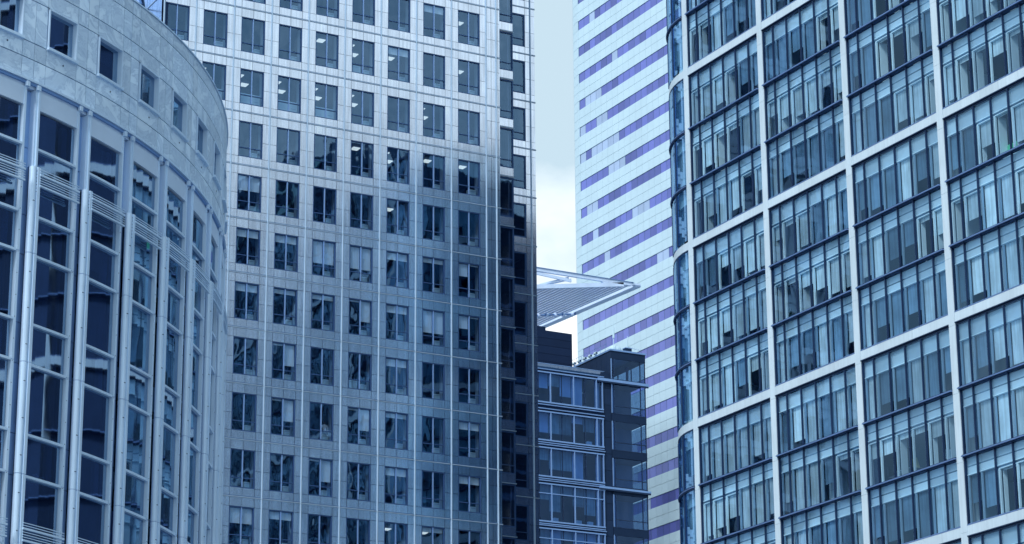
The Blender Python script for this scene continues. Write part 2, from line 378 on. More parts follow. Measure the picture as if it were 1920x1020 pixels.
# what the photo shows in each window: (row, bay): blind index ; rows named by the string course above them
BL = {(3,-1):1,(3,0):1,(3,4):1,(3,2):0,(3,3):0,(4,0):1,(4,5):0,(4,6):2,(3,6):2,(4,1):4,(4,2):4,(4,3):3,(3,5):4,(5,1):3,(6,1):3,(6,3):3,(2,-1):1,(2,0):5,
      (7,2):3,(8,1):1,(9,1):1,(8,0):5,(10,3):0,(-1,4):1,(7,4):1,(6,6):1,(5,4):1,(7,6):1}
BL = {k: v for k, v in BL.items()}
CB = {(0,-1):0,(0,0):0,(0,1):0,(0,2):0,(1,6):1,(-1,-2):2,(1,5):3,(2,1):3,(-1,3):2,(5,3):2,(-1,-1):1}
LT = {(0,-1):1,(0,0):1,(0,1):1,(0,2):1,(0,3):1,(0,4):0,(1,4):1,(1,5):2,(1,6):2,(0,5):1,(-1,1):0,(-1,0):0,(-1,2):2,(0,6):0,(-1,3):1,(1,3):2,
      (4,3):0,(5,4):0,(5,5):0,(4,4):0,(6,5):0,(6,6):0,(7,5):0,(7,6):0,(7,2):0,(6,2):0,(7,3):0,(6,4):0,(8,2):0,(3,5):0,(-2,1):0,(8,5):3,(9,3):0}
n_ind = 0; rest = []
first = True
for j in range(-2, 9):
    for i in COLS:
        loc = (px(i)+.19*DP-TO.x, TY-TO.y, tl(j)-WT)
        if first: w = proto; w.location = loc; first = False
        else: w = copy_tree(proto, loc)
        n_ind += 1
        rr = rng.random()
        b = BL.get((j, i))
        if b is None and rr < .08 and (j, i) != (6, 2): b = rng.choice([1, 4])
        if b is not None: sub(blinds[b], 'blind', w)
        cb = CB.get((j, i))
        if cb is None: cb = 3
        sub(cabs[cb], 'sill_cabinet', w)
        l = LT.get((j, i))
        if l is None and rng.random() < .18: l = 3
        if l is not None: sub(lights[l], 'ceiling_light', w)
# storeys beyond the picture: one mesh
k = TMB()
for j in list(range(ROW0, -2))+list(range(9, ROW1)):
    for i in COLS:
        x = px(i)+.19*DP; z = tl(j)-WT; h = WB-WT
        for a, b in ((x, x+.06), (x+ww/2-.03, x+ww/2+.03), (x+ww-.06, x+ww)): k.box(a, b, TY+.02, TY+.16, z-h, z, M['frame'])
        k.box(x+.06, x+ww/2-.03, TY+.05, TY+.13, z-2.01, z-1.95, M['frame']); k.box(x+ww/2+.03, x+ww-.06, TY+.05, TY+.13, z-2.01, z-1.95, M['frame'])
        k.quad([(x+.06,TY+.1,z-h),(x+ww-.06,TY+.1,z-h),(x+ww-.06,TY+.1,z),(x+.06,TY+.1,z)], M['tglass'])
k.build('window', kind='stuff')
pa = tower_window(XA-.04-(XR+.55), 3.20, 2.55, 'corner_window', False, .09)
pb = tower_window(2.22, 2.76, 2.1, 'corner_window', False, .10)
for j in range(-5, 10):
    la = (XR+.55-TO.x, YA-TO.y, tl(j)-.07); lb_ = (92.30-TO.x, YB-TO.y, tl(j)-.62)
    if j == -5: pa.location = la; pb.location = lb_
    else: copy_tree(pa, la); copy_tree(pb, lb_)
# interior: slabs, ceilings, columns behind the piers, core wall
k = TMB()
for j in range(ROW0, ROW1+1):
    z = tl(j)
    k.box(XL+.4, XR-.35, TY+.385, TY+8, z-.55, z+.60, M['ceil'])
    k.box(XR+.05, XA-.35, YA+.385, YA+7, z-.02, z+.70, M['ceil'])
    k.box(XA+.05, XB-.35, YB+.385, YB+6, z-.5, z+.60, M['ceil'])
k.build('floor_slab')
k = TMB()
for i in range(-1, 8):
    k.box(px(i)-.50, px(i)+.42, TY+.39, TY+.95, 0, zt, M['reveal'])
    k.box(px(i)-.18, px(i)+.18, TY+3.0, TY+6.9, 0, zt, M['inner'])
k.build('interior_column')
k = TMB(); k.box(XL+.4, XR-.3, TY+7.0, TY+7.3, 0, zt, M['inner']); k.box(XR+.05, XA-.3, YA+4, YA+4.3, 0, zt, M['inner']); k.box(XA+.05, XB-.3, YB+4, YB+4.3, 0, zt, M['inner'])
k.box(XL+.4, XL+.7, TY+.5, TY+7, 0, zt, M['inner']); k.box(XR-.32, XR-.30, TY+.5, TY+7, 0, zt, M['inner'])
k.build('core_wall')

# ------------------------------------------------------------ right-hand curtain-wall building
RX, RY0, BAY, CW, ZB, BH, MOD = 90.744, 141.884, 9.0893, .57, 68.752, .561, 12.3
SH = (MOD-BH)/3
rb = thing('glazed_office_block', 'glass office block at right with white grid of columns and a rounded left corner', 'office building', (100,120,0))
RO = Vector((100,120,0))
class RMB(MB):
    def build(s, name, parent=rb, **k):
        s.v = [(a-RO.x, b-RO.y, c-RO.z) for a, b, c in s.v]; return MB.build(s, name, parent, **k)
def cyc(i): return RY0-i*BAY-(.087 if i == 0 else 0)
BTOP, BBOT = -1, 4
ztop_rb = ZB+MOD-BH/2-SH+.35
for i in range(0, 10):
    k = RMB(); y = cyc(i); w = CW
    z = 0
    while z < ztop_rb:
        z2 = min(z+SH+.06, ztop_rb); k.box(RX-.02, RX+.55, y-w/2, y+w/2, z+.006, z2-.006, M['rb_white']); z = z2
    k.box(RX, RX+.5, y-w/2+.01, y+w/2-.01, 0, ztop_rb, M['hs_joint'])
    k.build('column')
CR, NC = 6.6, 14
arcY = cyc(0)+CW/2
def arc(th, r=CR): return (RX+CR-r*math.cos(th), arcY+r*math.sin(th))
for b in range(0, 6):
    k = RMB(); z = ZB-MOD*b
    if z < 1: continue
    for i in range(0, 9):
        y1, y0 = cyc(i)-CW/2, cyc(i+1)+CW/2; n = 5
        for q in range(n):
            a = y1+(y0-y1)*q/n; e = y1+(y0-y1)*(q+1)/n
            k.box(RX, RX+.5, min(a,e)+.006, max(a,e)-.006, z-BH/2, z+BH/2, M['rb_white'])
        k.box(RX+.01, RX+.45, y0, y1, z-BH/2+.01, z+BH/2-.01, M['hs_joint'])
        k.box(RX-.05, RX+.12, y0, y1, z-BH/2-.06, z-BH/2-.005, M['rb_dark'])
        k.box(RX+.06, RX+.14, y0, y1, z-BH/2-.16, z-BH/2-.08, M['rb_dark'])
        k.box(RX-.01, RX+.14, y0, y1, z+BH/2+.004, z+BH/2+.06, M['rb_lip'])
    for q in range(NC):
        t0, t1 = math.pi/2*q/NC, math.pi/2*(q+1)/NC
        k.seg(arc(t0), arc(t1), -.4, 0, z-BH/2, z+BH/2, M['rb_white'], .5)
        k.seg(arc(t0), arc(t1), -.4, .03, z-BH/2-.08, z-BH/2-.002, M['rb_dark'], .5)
    k.build('spandrel_band')
for b in range(-1, 6):
    for s_ in (1, 2):
        z = ZB-MOD*b-BH/2-SH*s_
        if z < 1: continue
        k = RMB()
        for i in range(0, 9):
            y1, y0 = cyc(i)-CW/2-.005, cyc(i+1)+CW/2+.005
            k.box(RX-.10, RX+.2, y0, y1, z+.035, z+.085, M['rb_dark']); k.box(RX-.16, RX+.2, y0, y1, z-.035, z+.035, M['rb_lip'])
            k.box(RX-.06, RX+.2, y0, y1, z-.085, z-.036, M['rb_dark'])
        for q in range(NC):
            t0, t1 = math.pi/2*q/NC, math.pi/2*(q+1)/NC
            k.seg(arc(t0), arc(t1), -.2, .08, z-.12, z+.12, M['rb_dark'], .5)
            k.seg(arc(t0), arc(t1), -.2, .13, z-.03, z+.03, M['rb_lip'], .5)
        k.build('ledge')
# pane by pane notes from the photograph: o = open bay with bright jamb, b = blind down, d = darker glass
PAT = {(-1,2):['oobddd','bddbdd','ddbodd','bboodd'],
 (0,0):['oooodd','ddddoo','ddoood','oobddo'], (0,1):['oooobb','oooooo','ddoood','oooooo'], (0,2):['oobboo','bddddb','bddooo','oooooo'],
 (1,0):['ddoooo','ooodbd','dddbdb','ddoooo'], (1,1):['oooobb','oooooo','bbddoo','oobboo'], (1,2):['oobdoo','bddbdb','bdddbd','dbbbdd'],
 (2,0):['bbbbbb','dbbdbb','bddbdd','bdbbdd'], (2,1):['ooobbb','bbbdoo','oooooo','dbbbbb'], (2,2):['bbbbbo','bbdddb','ddddbb','ddoobb'],
 (3,0):['dbobdb','bdbbdb','dbbdbb','bddobb'], (3,1):['oobbdd']*4, (3,2):['bbddoo']*4}
EDGE = [0, 1.17]+[1.17+1.545*q for q in range(1, 4)]+[1.17+1.545*4, BAY-CW]
EDGE[5] = BAY-CW-1.17
EDGE = [0, 1.17, 1.17+1.545, 1.17+3.09, 1.17+4.635, BAY-CW-1.17, BAY-CW]
def rb_window(bay, b, s_, name='window', base=None, stuff=None):
    z1 = ZB-MOD*b-BH/2-SH*s_ - (.16 if s_ == 0 else .085)
    z0 = ZB-MOD*b-BH/2-SH*(s_+1) + (.085 if s_ < 2 else .05)
    y1 = cyc(bay)-CW/2
    h = z1-z0
    O = (RX-RO.x, y1-RO.y, z0)
    pat = PAT.get((b, s_), ['bdbbdo']*4); pat = pat[bay] if bay < 4 else ''.join(rng.sample('bbdood', 6))
    W_ = cyc(bay)-cyc(bay+1)-CW; sc = W_/(BAY-CW); E = [e*sc for e in EDGE]
    k = MB(); root_m = M['rb_dark']
    for q in range(1, 6): k.box(-.01, .13, -E[q]-.026, -E[q]+.026, 0, h, root_m)
    k.box(.02, .2, -.06, -.004, 0, h, root_m); k.box(.02, .2, -E[6]+.004, -E[6]+.05, 0, h, root_m)
    k.box(.02, .2, -E[6]+.05, -.06, 0, .04, M['rb_lip'])
    root = k.build(name, rb, loc=O)
    k = MB()
    for q in range(6): k.quad([(.10,-E[q]-.03,0),(.10,-E[q+1]+.03,0),(.10,-E[q+1]+.03,h),(.10,-E[q]-.03,h)], M['rb_glass'])
    k.build('pane', root)
    # inner screen: fascia above the ceiling line, bright rail, posts
    k = MB(); fz = h*.735; up = (s_ != 0)
    for q in range(6):
        a_, e_ = -E[q+1]+.02, -E[q]-.02
        if up:
            k.box(.28, .34, a_, e_, h*.885, h, M['rb_sky']); k.box(.27, .34, a_, e_, h*.865, h*.884, M['rb_blind2'])
            k.box(.28, .34, a_, e_, fz+.06, h*.864, M['rb_fascia'])
        else: k.box(.28, .34, a_, e_, fz+.06, h, M['rb_fascia'])
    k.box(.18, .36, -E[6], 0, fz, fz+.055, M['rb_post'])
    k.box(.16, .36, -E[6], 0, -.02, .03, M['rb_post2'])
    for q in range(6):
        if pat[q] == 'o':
            k.box(.26, .36, -E[q+1]+.02, -E[q]-.04, fz-.13, fz-.003, M['rb_blind2'])  # dark strip painted in for the shaded recess below the rail
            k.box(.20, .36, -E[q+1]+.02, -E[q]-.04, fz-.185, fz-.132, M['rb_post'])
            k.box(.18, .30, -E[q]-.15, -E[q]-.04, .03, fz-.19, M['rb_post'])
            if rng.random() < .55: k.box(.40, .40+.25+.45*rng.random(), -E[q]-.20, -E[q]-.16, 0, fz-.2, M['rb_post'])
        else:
            k.box(.20, .30, -E[q]-.14, -E[q]-.04, .03, fz-.003, M['rb_post2'])  # dim strip stands for the jamb's reflection, painted as a post
    k.build('inner_frame', root)
    k = MB(); any_ = False
    for q in range(6):
        ch = pat[q]; top = fz-.19 if pat[q] == 'o' else fz-.005
        if ch == 'b': lo = 0.02 if rng.random() < .6 else .5*rng.random()*h*.5; m_ = M['rb_blind']
        elif ch == 'd': lo = 0.02 if rng.random() < .35 else h*(.1+.25*rng.random()); m_ = M['rb_blind2']
        else: lo = h*rng.choice([.12,.2,.3,.45,.62,.66]); m_ = M['rb_blind']
        if (b, s_, bay) == (2, 1, 2): lo = h*rng.choice([.66,.6,.62,.69,.45]); m_ = M['rb_blind']
        if (b, s_, bay) == (2, 1, 1) and q == 4: lo = h*.62
        k.box(.38, .395, -E[q+1]+.04, -E[q]-.16, lo, top, m_)
    k.build('blind', root)
    return root
for b in range(-1, 4):
    for s_ in range(3):
        if b == -1 and s_ < 1: continue
        if b == 3 and s_ > 1: continue
        for bay in range(0, 5): rb_window(bay, b, s_)
# rounded corner glazing
def corner_window(b, s_):
    z1 = ZB-MOD*b-BH/2-SH*s_-.12; z0 = ZB-MOD*b-BH/2-SH*(s_+1)+.12
    ts = [0, .25, .58, .92, 1.25, math.pi/2]
    root = None
    for t in ts[1:]:
        k = RMB(); k.seg(arc(t-.008), arc(t+.008), -.16, .05, z0, z1, M['rb_dark'], .5)
        if root is None: root = k.build('corner_window')
        else: k.build('mullion', root)
    k = RMB(); n = 24
    for q in range(n):
        t0, t1 = math.pi/2*q/n, math.pi/2*(q+1)/n; a = arc(t0); e = arc(t1)
        k.quad([(*a, z0), (*e, z0), (*e, z1), (*a, z1)], M['corner_glass'], .5)
    k.v = k.v; o = k.build('pane', root, smooth=True)
    see = (b == -1 and s_ == 1)
    if not see:
        k = RMB(); h = z1-z0; fz = z0+h*.735
        for q in range(NC):
            t0, t1 = math.pi/2*q/NC, math.pi/2*(q+1)/NC
            k.seg(arc(t0, CR-.30), arc(t1, CR-.30), -.06, 0, fz+.06, z1, M['rb_fascia'], .6)
            k.seg(arc(t0, CR-.30), arc(t1, CR-.30), -.06, .06, fz, fz+.06, M['rb_post'], .6)
            k.seg(arc(t0, CR-.38), arc(t1, CR-.38), -.04, 0, z0+(h*.25 if (q+b+s_) % 3 == 0 else .02), fz, M['rb_blind'] if (b+s_) % 2 else M['rb_blind2'])
        for t in (.02, .27, .60):
            k.seg(arc(t, CR-.22), arc(t+.03, CR-.22), -.1, 0, z0, fz, M['rb_post2'], .6)
        k.build('inner_frame', root)
for b in range(-1, 4):
    for s_ in range(3):
        if b == -1 and s_ < 1: continue
        corner_window(b, s_)
# slabs, ceilings, back wall, room dividers
k = RMB()
for b in range(-1, 6):
    for s_ in range(3):
        z = ZB-MOD*b-BH/2-SH*s_ if s_ else ZB-MOD*b
        if z < 1 or z > ztop_rb: continue
        if b == -1 and s_ < 2: k.box(RX+.7, RX+9, cyc(9), cyc(0), z-1.05, z+.08, M['rb_in'])
        else:
            k.box(RX+.7, RX+9, cyc(9), cyc(0)+.2, z-1.02, z+.08, M['rb_in'])
            vs = [arc(math.pi/2*q/10, CR-.7) for q in range(11)]+[(RX+CR, arcY)]
            n = len(vs); k.add([(*p, z-1.02) for p in vs]+[(*p, z+.08) for p in vs], [tuple(range(n)), tuple(range(2*n-1, n-1, -1))]+[(i, (i+1) % n, n+(i+1) % n, n+i) for i in range(n)], M['rb_in'])
k.build('floor_slab')
k = RMB()
zz = ZB-MOD*-1+BH/2+SH
zw = ztop_rb-.6
k.box(RX+8, RX+8.3, cyc(9), cyc(0), 0, zw, M['rb_in'])
for i in range(0, 10): k.box(RX+.7, RX+7.9, cyc(i)-.1, cyc(i)+.1, 0, zw, M['furn'] if i % 2 else M['rb_in'])
for i in range(0, 9): k.box(RX+2.5, RX+7.9, cyc(i)-BAY/2-.08, cyc(i)-BAY/2+.08, 0, zw, M['rb_in'])
k.box(RX+CR, RX+CR+.3, arcY-.3, arcY+CR-.6, 0, ZB+4.3, M['rb_in'])
k.box(RX+CR, RX+38, arcY+CR-.3, arcY+CR, 0, zw, M['ref_dark']); k.box(RX+38, RX+38.3, cyc(9), arcY+CR, 0, zw, M['ref_dark'])
for q in range(20): k.box(RX+CR+.1, RX+38, arcY+CR+.003, arcY+CR+.06, q*4.1, q*4.1+.35, M['rb_lip'])
k.box(RX+.1, RX+38, cyc(9)-.3, cyc(9), 0, zw, M['rb_white']); k.box(RX+8.3, RX+38, cyc(9), arcY+CR-.4, zw, zw+.3, M['rb_white'])
k.build('inner_wall')
k = RMB()
for i in range(0, 9):
    k.box(RX+.25, RX+.4, cyc(i+1)+CW/2, cyc(i)-CW/2, 0, ZB-MOD*4+BH, M['rb_blind2'])
    if i > 4: k.box(RX+.25, RX+.4, cyc(i+1)+CW/2, cyc(i)-CW/2, ZB-MOD*4+BH, ztop_rb-.3, M['lb_back'])  # unseen upper bays, closed dark to darken reflections in nearby facades
k.build('lower_glazing')
# ceiling lights inside
k = RMB()
# ------------------------------------------------------------ striped tower behind (white panels, violet glazing)
HX, HZ0, HS_, HP = 173.54, 134.21, 4.0, 1.49
hs = thing('striped_tower', 'distant white tower with violet ribbon windows behind the glass block', 'office tower', (190,270,0))
HO = Vector((190,270,0))
class HMB(MB):
    def build(s, name, parent=hs, **k):
        s.v = [(a-HO.x, b-HO.y, c-HO.z) for a, b, c in s.v]; return MB.build(s, name, parent, **k)
YE = 298.9; HR = 4.6
def harc(t, r=HR): return (HX+HR-r*math.cos(t), YE+.35+r*math.sin(t))
jb = HMB(); cl = HMB()
NP = 38
hz_top = HZ0+HS_*7
J1 = 26
for j in range(-7, J1):
    zs = HZ0-HS_*j            # bottom of ribbon j ; ribbon height 1.38, white below it down to the next ribbon top
    zt_, zb_ = zs, zs-HS_+1.38
    zm = (zt_+zb_)/2
    for z0, z1 in ((zb_, zm), (zm, zt_)):
        for p in range(NP): cl.box(HX, HX+.2, YE-(p+1)*HP+.016, YE-p*HP-.016, z0+.02, z1-.02, M['hs_white'])
        cl.box(HX, HX+.2, YE+.016, YE+.33, z0+.02, z1-.02, M['hs_white'])
        for q in range(5):
            t0, t1 = math.pi/2*q/5, math.pi/2*(q+1)/5
            cl.seg(harc(t0), harc(t1), -.2, 0, z0+.02, z1-.02, M['hs_white'], .5)
    for q in range(5):
        t0, t1 = math.pi/2*q/5, math.pi/2*(q+1)/5
        cl.seg(harc(t0), harc(t1), -.2, 0, zs+.02, zs+1.36, M['hs_white'], .5)
    cl.box(HX+.01, HX+.2, YE+.12, YE+.33, zs+.02, zs+1.36, M['hs_white'])
z_lo = HZ0-HS_*(J1-1)-HS_+1.38
jb.box(HX+.13, HX+.4, YE-NP*HP, YE+.35, 0, hz_top+1.4, M['hs_joint'])
for q in range(5): jb.seg(harc(math.pi/2*q/5), harc(math.pi/2*(q+1)/5), -.4, -.05, 0, hz_top+1.4, M['hs_joint'])
jb.box(HX+HR, HX+42, YE+.35+HR-.4, YE+.35+HR, 0, hz_top+1.4, M['hs_white']); jb.box(HX+41.6, HX+42, YE-NP*HP, YE+HR, 0, hz_top+1.4, M['hs_white'])
jb.box(HX, HX+42, YE-NP*HP-.4, YE-NP*HP, 0, hz_top+1.4, M['hs_white']); jb.box(HX+1, HX+41.6, YE-NP*HP+.1, YE+HR-.1, hz_top+1.0, hz_top+1.4, M['hs_white'])
cl.build('white_panels'); jb.build('wall')
PALE = {1:(0,3,4), 2:(0,2,3,4,5,6), 3:(5,6,7), 0:(1,2,3), 4:(1,2), 5:(2,9,10,11), 7:(13,14), 13:(0,6,7,8), 14:(6,7,8), 15:(10,)}
for j in range(-7, J1):
    zs = HZ0-HS_*j; k = HMB()
    pal = PALE.get(j, ())
    for p in range(NP):
        m_ = M['hs_pale'] if (p in pal or rng.random() < .03) else M['hs_purple']
        k.box(HX+.09, HX+.12, YE-(p+1)*HP+.05, YE-p*HP-.05, zs+.0, zs+1.38, m_)
    k.box(HX+.03, HX+.06, YE+.03, YE+.11, zs, zs+1.38, M['hs_pale'])
    k.build('ribbon_window')

# ------------------------------------------------------------ left curved building
CX, CY, CRD = 12.523, 113.835, 31.097
T0, DT = .5482, .09504
lb = thing('curved_building', 'curved building at left with veined marble band above pale ribbed glazing', 'office building', (12.5,113.8,0))
LO = Vector((CX, CY, 0))
class LMB(MB):
    def build(s, name, parent=lb, **k):
        o = k.pop('o', (0,0,0)); s.v = [(a-CX, b-CY, c) for a, b, c in s.v]; return MB.build(s, name, parent, **k)
def P(th, dr=0.): return (CX+(CRD+dr)*math.sin(th), CY-(CRD+dr)*math.cos(th))
def ring(k, t0, t1, r0, r1, z0, z1, m, n=1, tone=None, g=0.):
    """curved block: angles t0..t1, radii offsets r0..r1"""
    for q in range(n):
        a = t0+(t1-t0)*q/n; b = t0+(t1-t0)*(q+1)/n
        if q == 0: a += g
        if q == n-1: b -= g
        p0, p1, p2, p3 = P(a, r0), P(b, r0), P(b, r1), P(a, r1)
        k.add([(*p, z) for z in (z0, z1) for p in (p0, p3, p2, p1)], ((0,1,2,3),(4,7,6,5),(0,4,5,1),(1,5,6,2),(2,6,7,3),(3,7,4,0)), m, tone if tone is not None else rng.random())
K0, K1 = -5, 11
ZC, ZWB, ZWT, ZJ, ZJ2, ZTOP = 37.17, 38.62, 40.24, 40.87, 42.0, 42.54
HW = .0261
st = LMB(); GA = .0004
for kk in range(K0, K1):
    tc_ = T0+DT*kk; a0, a1 = tc_-DT/2, tc_+DT/2; w0, w1 = tc_-HW-.0015, tc_+HW+.0015
    def pn(x, y, z0, z1, n=2): ring(st, x, y, -.14, 0, z0+.02, z1-.02, M['stone'], n, rng.random(), GA)
    pa0 = a0+.004
    for z0, z1 in ((ZC, 37.95), (37.95, ZWB-.02)):
        pn(a0, w0, z0, z1); pn(w0, w1, z0, z1, 3); pn(w1, a1, z0, z1)
    pn(a0, w0, ZWB-.02, ZWT); pn(w1, a1, ZWB-.02, ZWT)
    pn(a0, w0, ZWT, ZJ); pn(w0, w1, ZWT, ZJ, 3); pn(w1, a1, ZWT, ZJ)
    pn(a0, w0, ZJ, ZJ2); pn(w0, w1, ZJ, ZJ2, 3); pn(w1, a1, ZJ, ZJ2)
    pn(a0, w0, ZJ2, ZTOP); pn(w0, w1, ZJ2, ZTOP, 3); pn(w1, a1, ZJ2, ZTOP)
    ring(st, a0, w0, -.5, -.1, ZC, ZTOP-.05, M['joint'], 2); ring(st, w1, a1, -.5, -.1, ZC, ZTOP-.05, M['joint'], 2)
    ring(st, w0, w1, -.5, -.1, ZC, ZWB, M['joint'], 3); ring(st, w0, w1, -.5, -.1, ZWT, ZTOP-.05, M['joint'], 3)
    q = P(tc_+.003, .012)                                       # small weep hole below each sill
    st.cyl((*P(tc_+.003, -.01), 38.28), (*q, 38.28), .035, .035, M['bolt'], 8)
st.build('stone_band')
k = LMB()
ring(k, T0+DT*(K0-.5), T0+DT*(K1-.5), -.3, .10, ZC-.10, ZC-.02, M['lb'], 70, .5)
ring(k, T0+DT*(K0-.5), T0+DT*(K1-.5), -.3, .03, ZC-.20, ZC-.11, M['lb_dim'], 70, .5)
k.build('cornice')
k = LMB()
ring(k, T0+DT*(K0-.5), T0+DT*(K1-.5), -.35, -.06, 36.86, ZC-.2, M['lb_panel'], 70, .5)
k.build('frieze')
k = LMB()
ring(k, T0+DT*(K0-.5), T0+DT*(K1-.5), -.5, .05, ZTOP+.001, ZTOP+.05, M['lb'], 70, .5)
ring(k, T0+DT*(K0-.5), T0+DT*(K1-.5), -.28, -.22, ZTOP+.22, ZTOP+.28, M['lb'], 70, .5)
for q in range(60):
    t = T0+DT*(K0-.4)+q*.025; k.cyl((*P(t,-.25), ZTOP+.05), (*P(t,-.25), ZTOP+.23), .02, .02, M['lb'], 6)
k.build('roof_coping')
# stone band windows
for kk in range(K0, K1):
    t = T0+DT*kk; a, b = t-HW, t+HW; k = LMB(); m_ = M['lb']
    ring(k, a, a+.0018, -.22, .05, ZWB+.05, ZWT-.02, m_, 1, .5); ring(k, b-.0018, b, -.22, .05, ZWB+.05, ZWT-.02, m_, 1, .5)
    ring(k, a, b, -.22, .05, ZWT-.08, ZWT-.02, m_, 3, .5)
    ring(k, a-.0012, b+.0012, -.1, .12, ZWB-.04, ZWB+.06, m_, 3, .5)
    w = k.build('window', kind=None)
    k = LMB(); ring(k, a+.0018, b-.0018, -.16, -.155, ZWB+.05, ZWT-.08, M['lb_glass'], 3, .5); k.build('pane', w)
    k = LMB()
    if kk in (0, 5): ring(k, a+.002, b-.004, -.42, -.40, ZWB+.05, ZWT-.08, M['lb_back'], 3, .8)
    elif kk % 3 == 1: ring(k, a+.002, b-.002, -.42, -.40, ZWB+.9, ZWT-.08, M['rb_blind2'], 3, .5)
    else: ring(k, b-.012, b-.004, -.42, -.40, ZWB+.05, ZWT-.08, M['reveal'], 1, .5)
    k.build('blind', w)
# floors
ST0 = 34.65      # sill level of the top storey
def lv(n): return ST0-4.0*n
g0, g1 = T0-.0339, T0+.0340
pv = LMB(); rc = LMB(); hp = LMB()
for kk in range(K0, K1):
    d = DT*kk; hp = LMB()
    ring(hp, g0+d-.002, g1+d+.002, -.22, -.01, 36.15, 36.84, M['lb_panel'], 3, .5)
    hp.build('header_panel')
for kk in range(K0, K1):
    d = DT*kk; rc = LMB()
    for n in range(0, 9):
        z1 = 36.13-4*n; z0 = lv(n); zb2 = z1-4+.0 if n < 8 else 0
        zs_ = 36.84 if n == 0 else 36.13-4*n
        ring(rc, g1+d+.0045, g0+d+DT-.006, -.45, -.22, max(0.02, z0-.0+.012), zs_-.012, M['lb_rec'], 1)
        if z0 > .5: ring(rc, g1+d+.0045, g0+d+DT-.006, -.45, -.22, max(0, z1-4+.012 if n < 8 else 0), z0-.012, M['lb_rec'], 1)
        # small fixing joints
    rc.build('recessed_panel')
for kk in range(K0, K1):
    d = DT*kk
    k = LMB()                                                    # slim upper frame left of the glass and right of it
    ring(k, g0+d-.0085, g0+d-.0005, -.25, .04, 33.95, 36.84, M['lb'], 1, .5)
    ring(k, g0+d-.0055, g0+d-.0035, .04, .09, 33.95, 36.84, M['lb'], 1, .5)
    ring(k, g0+d-.0085, g0+d-.0030, .0, .12, 36.84, 37.02, M['lb'], 1, .5); k.build('upper_mullion'); k = LMB(); ring(k, g1+d+.0005, g1+d+.0040, -.25, .02, 33.9, 36.84, M['lb'], 1, .5); ring(k, g1+d+.0005, g1+d+.0055, .0, .12, 36.84, 37.02, M['lb'], 1, .5)
    k.build('upper_mullion')
    # lower: rounded column with flat plate, on the left side of each bay
    k = LMB(); tcn = g0+d-.0075; n = 10; rr = .135
    cen = P(tcn-.001, .06)
    z = 0.0
    cuts = [0]+[lv(q) for q in range(8, -1, -1) if lv(q) > 0 and lv(q) < 33]+[33.9]
    for za, zc in zip(cuts[:-1], cuts[1:]):
        k.cyl((*cen, za+.01), (*cen, zc-.01), rr, rr, M['lb'], 16, .5)
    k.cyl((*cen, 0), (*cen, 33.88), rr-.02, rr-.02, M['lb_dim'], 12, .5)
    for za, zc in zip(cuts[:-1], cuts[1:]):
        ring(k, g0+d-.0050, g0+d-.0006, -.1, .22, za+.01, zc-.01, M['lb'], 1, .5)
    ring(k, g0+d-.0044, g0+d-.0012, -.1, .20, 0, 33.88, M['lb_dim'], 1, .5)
    cut = P(g0+d-.004, .425)
    for z in range(7): k.cyl((*P(g0+d-.0052, .17), 33.75-.13*z), (*P(g0+d-.0048, .17), 33.75-.13*z), .016, .016, M['bolt'], 6)
    z = 32.6
    while z > 1:
        for dx in (-.0085, -.0100): k.cyl((*P(g0+d+dx, .14), z), (*P(g0+d+dx, .200), z), .018, .018, M['bolt'], 6)
        z -= 1.33
    k.build('column')
    k = LMB()                                                    # flat plate on the right side of each bay
    for za, zc in zip(cuts[:-1], cuts[1:]):
        ring(k, g1+d+.0008, g1+d+.0048, -.15, .03, za+.01, zc-.01, M['lb'], 1, .5)
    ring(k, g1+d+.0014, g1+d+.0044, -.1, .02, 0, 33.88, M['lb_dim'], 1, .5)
    z = 33.0
    while z > 1: k.cyl((*P(g1+d+.0022, .02), z), (*P(g1+d+.0022, .042), z), .014, .014, M['bolt'], 6); z -= .8
    k.build('side_plate')
    # louvres
    if -3 <= kk <= 8:
        for zl in (33.52, 20.65):
            k = LMB()
            a_, b_ = g0+d-.0015, g1+d+.001
            for dz, hh, ro in ((.30,.025,.24),(.21,.025,.24),(.10,.07,.25),(-.02,.025,.24),(-.11,.025,.24),(-.20,.025,.24),(-.31,.06,.25)):
                ring(k, a_, b_, ro-(.10 if hh > .05 else .03), ro, zl+dz-hh/2, zl+dz+hh/2, M['lb'], 4, .5)
            k.build('louvre')
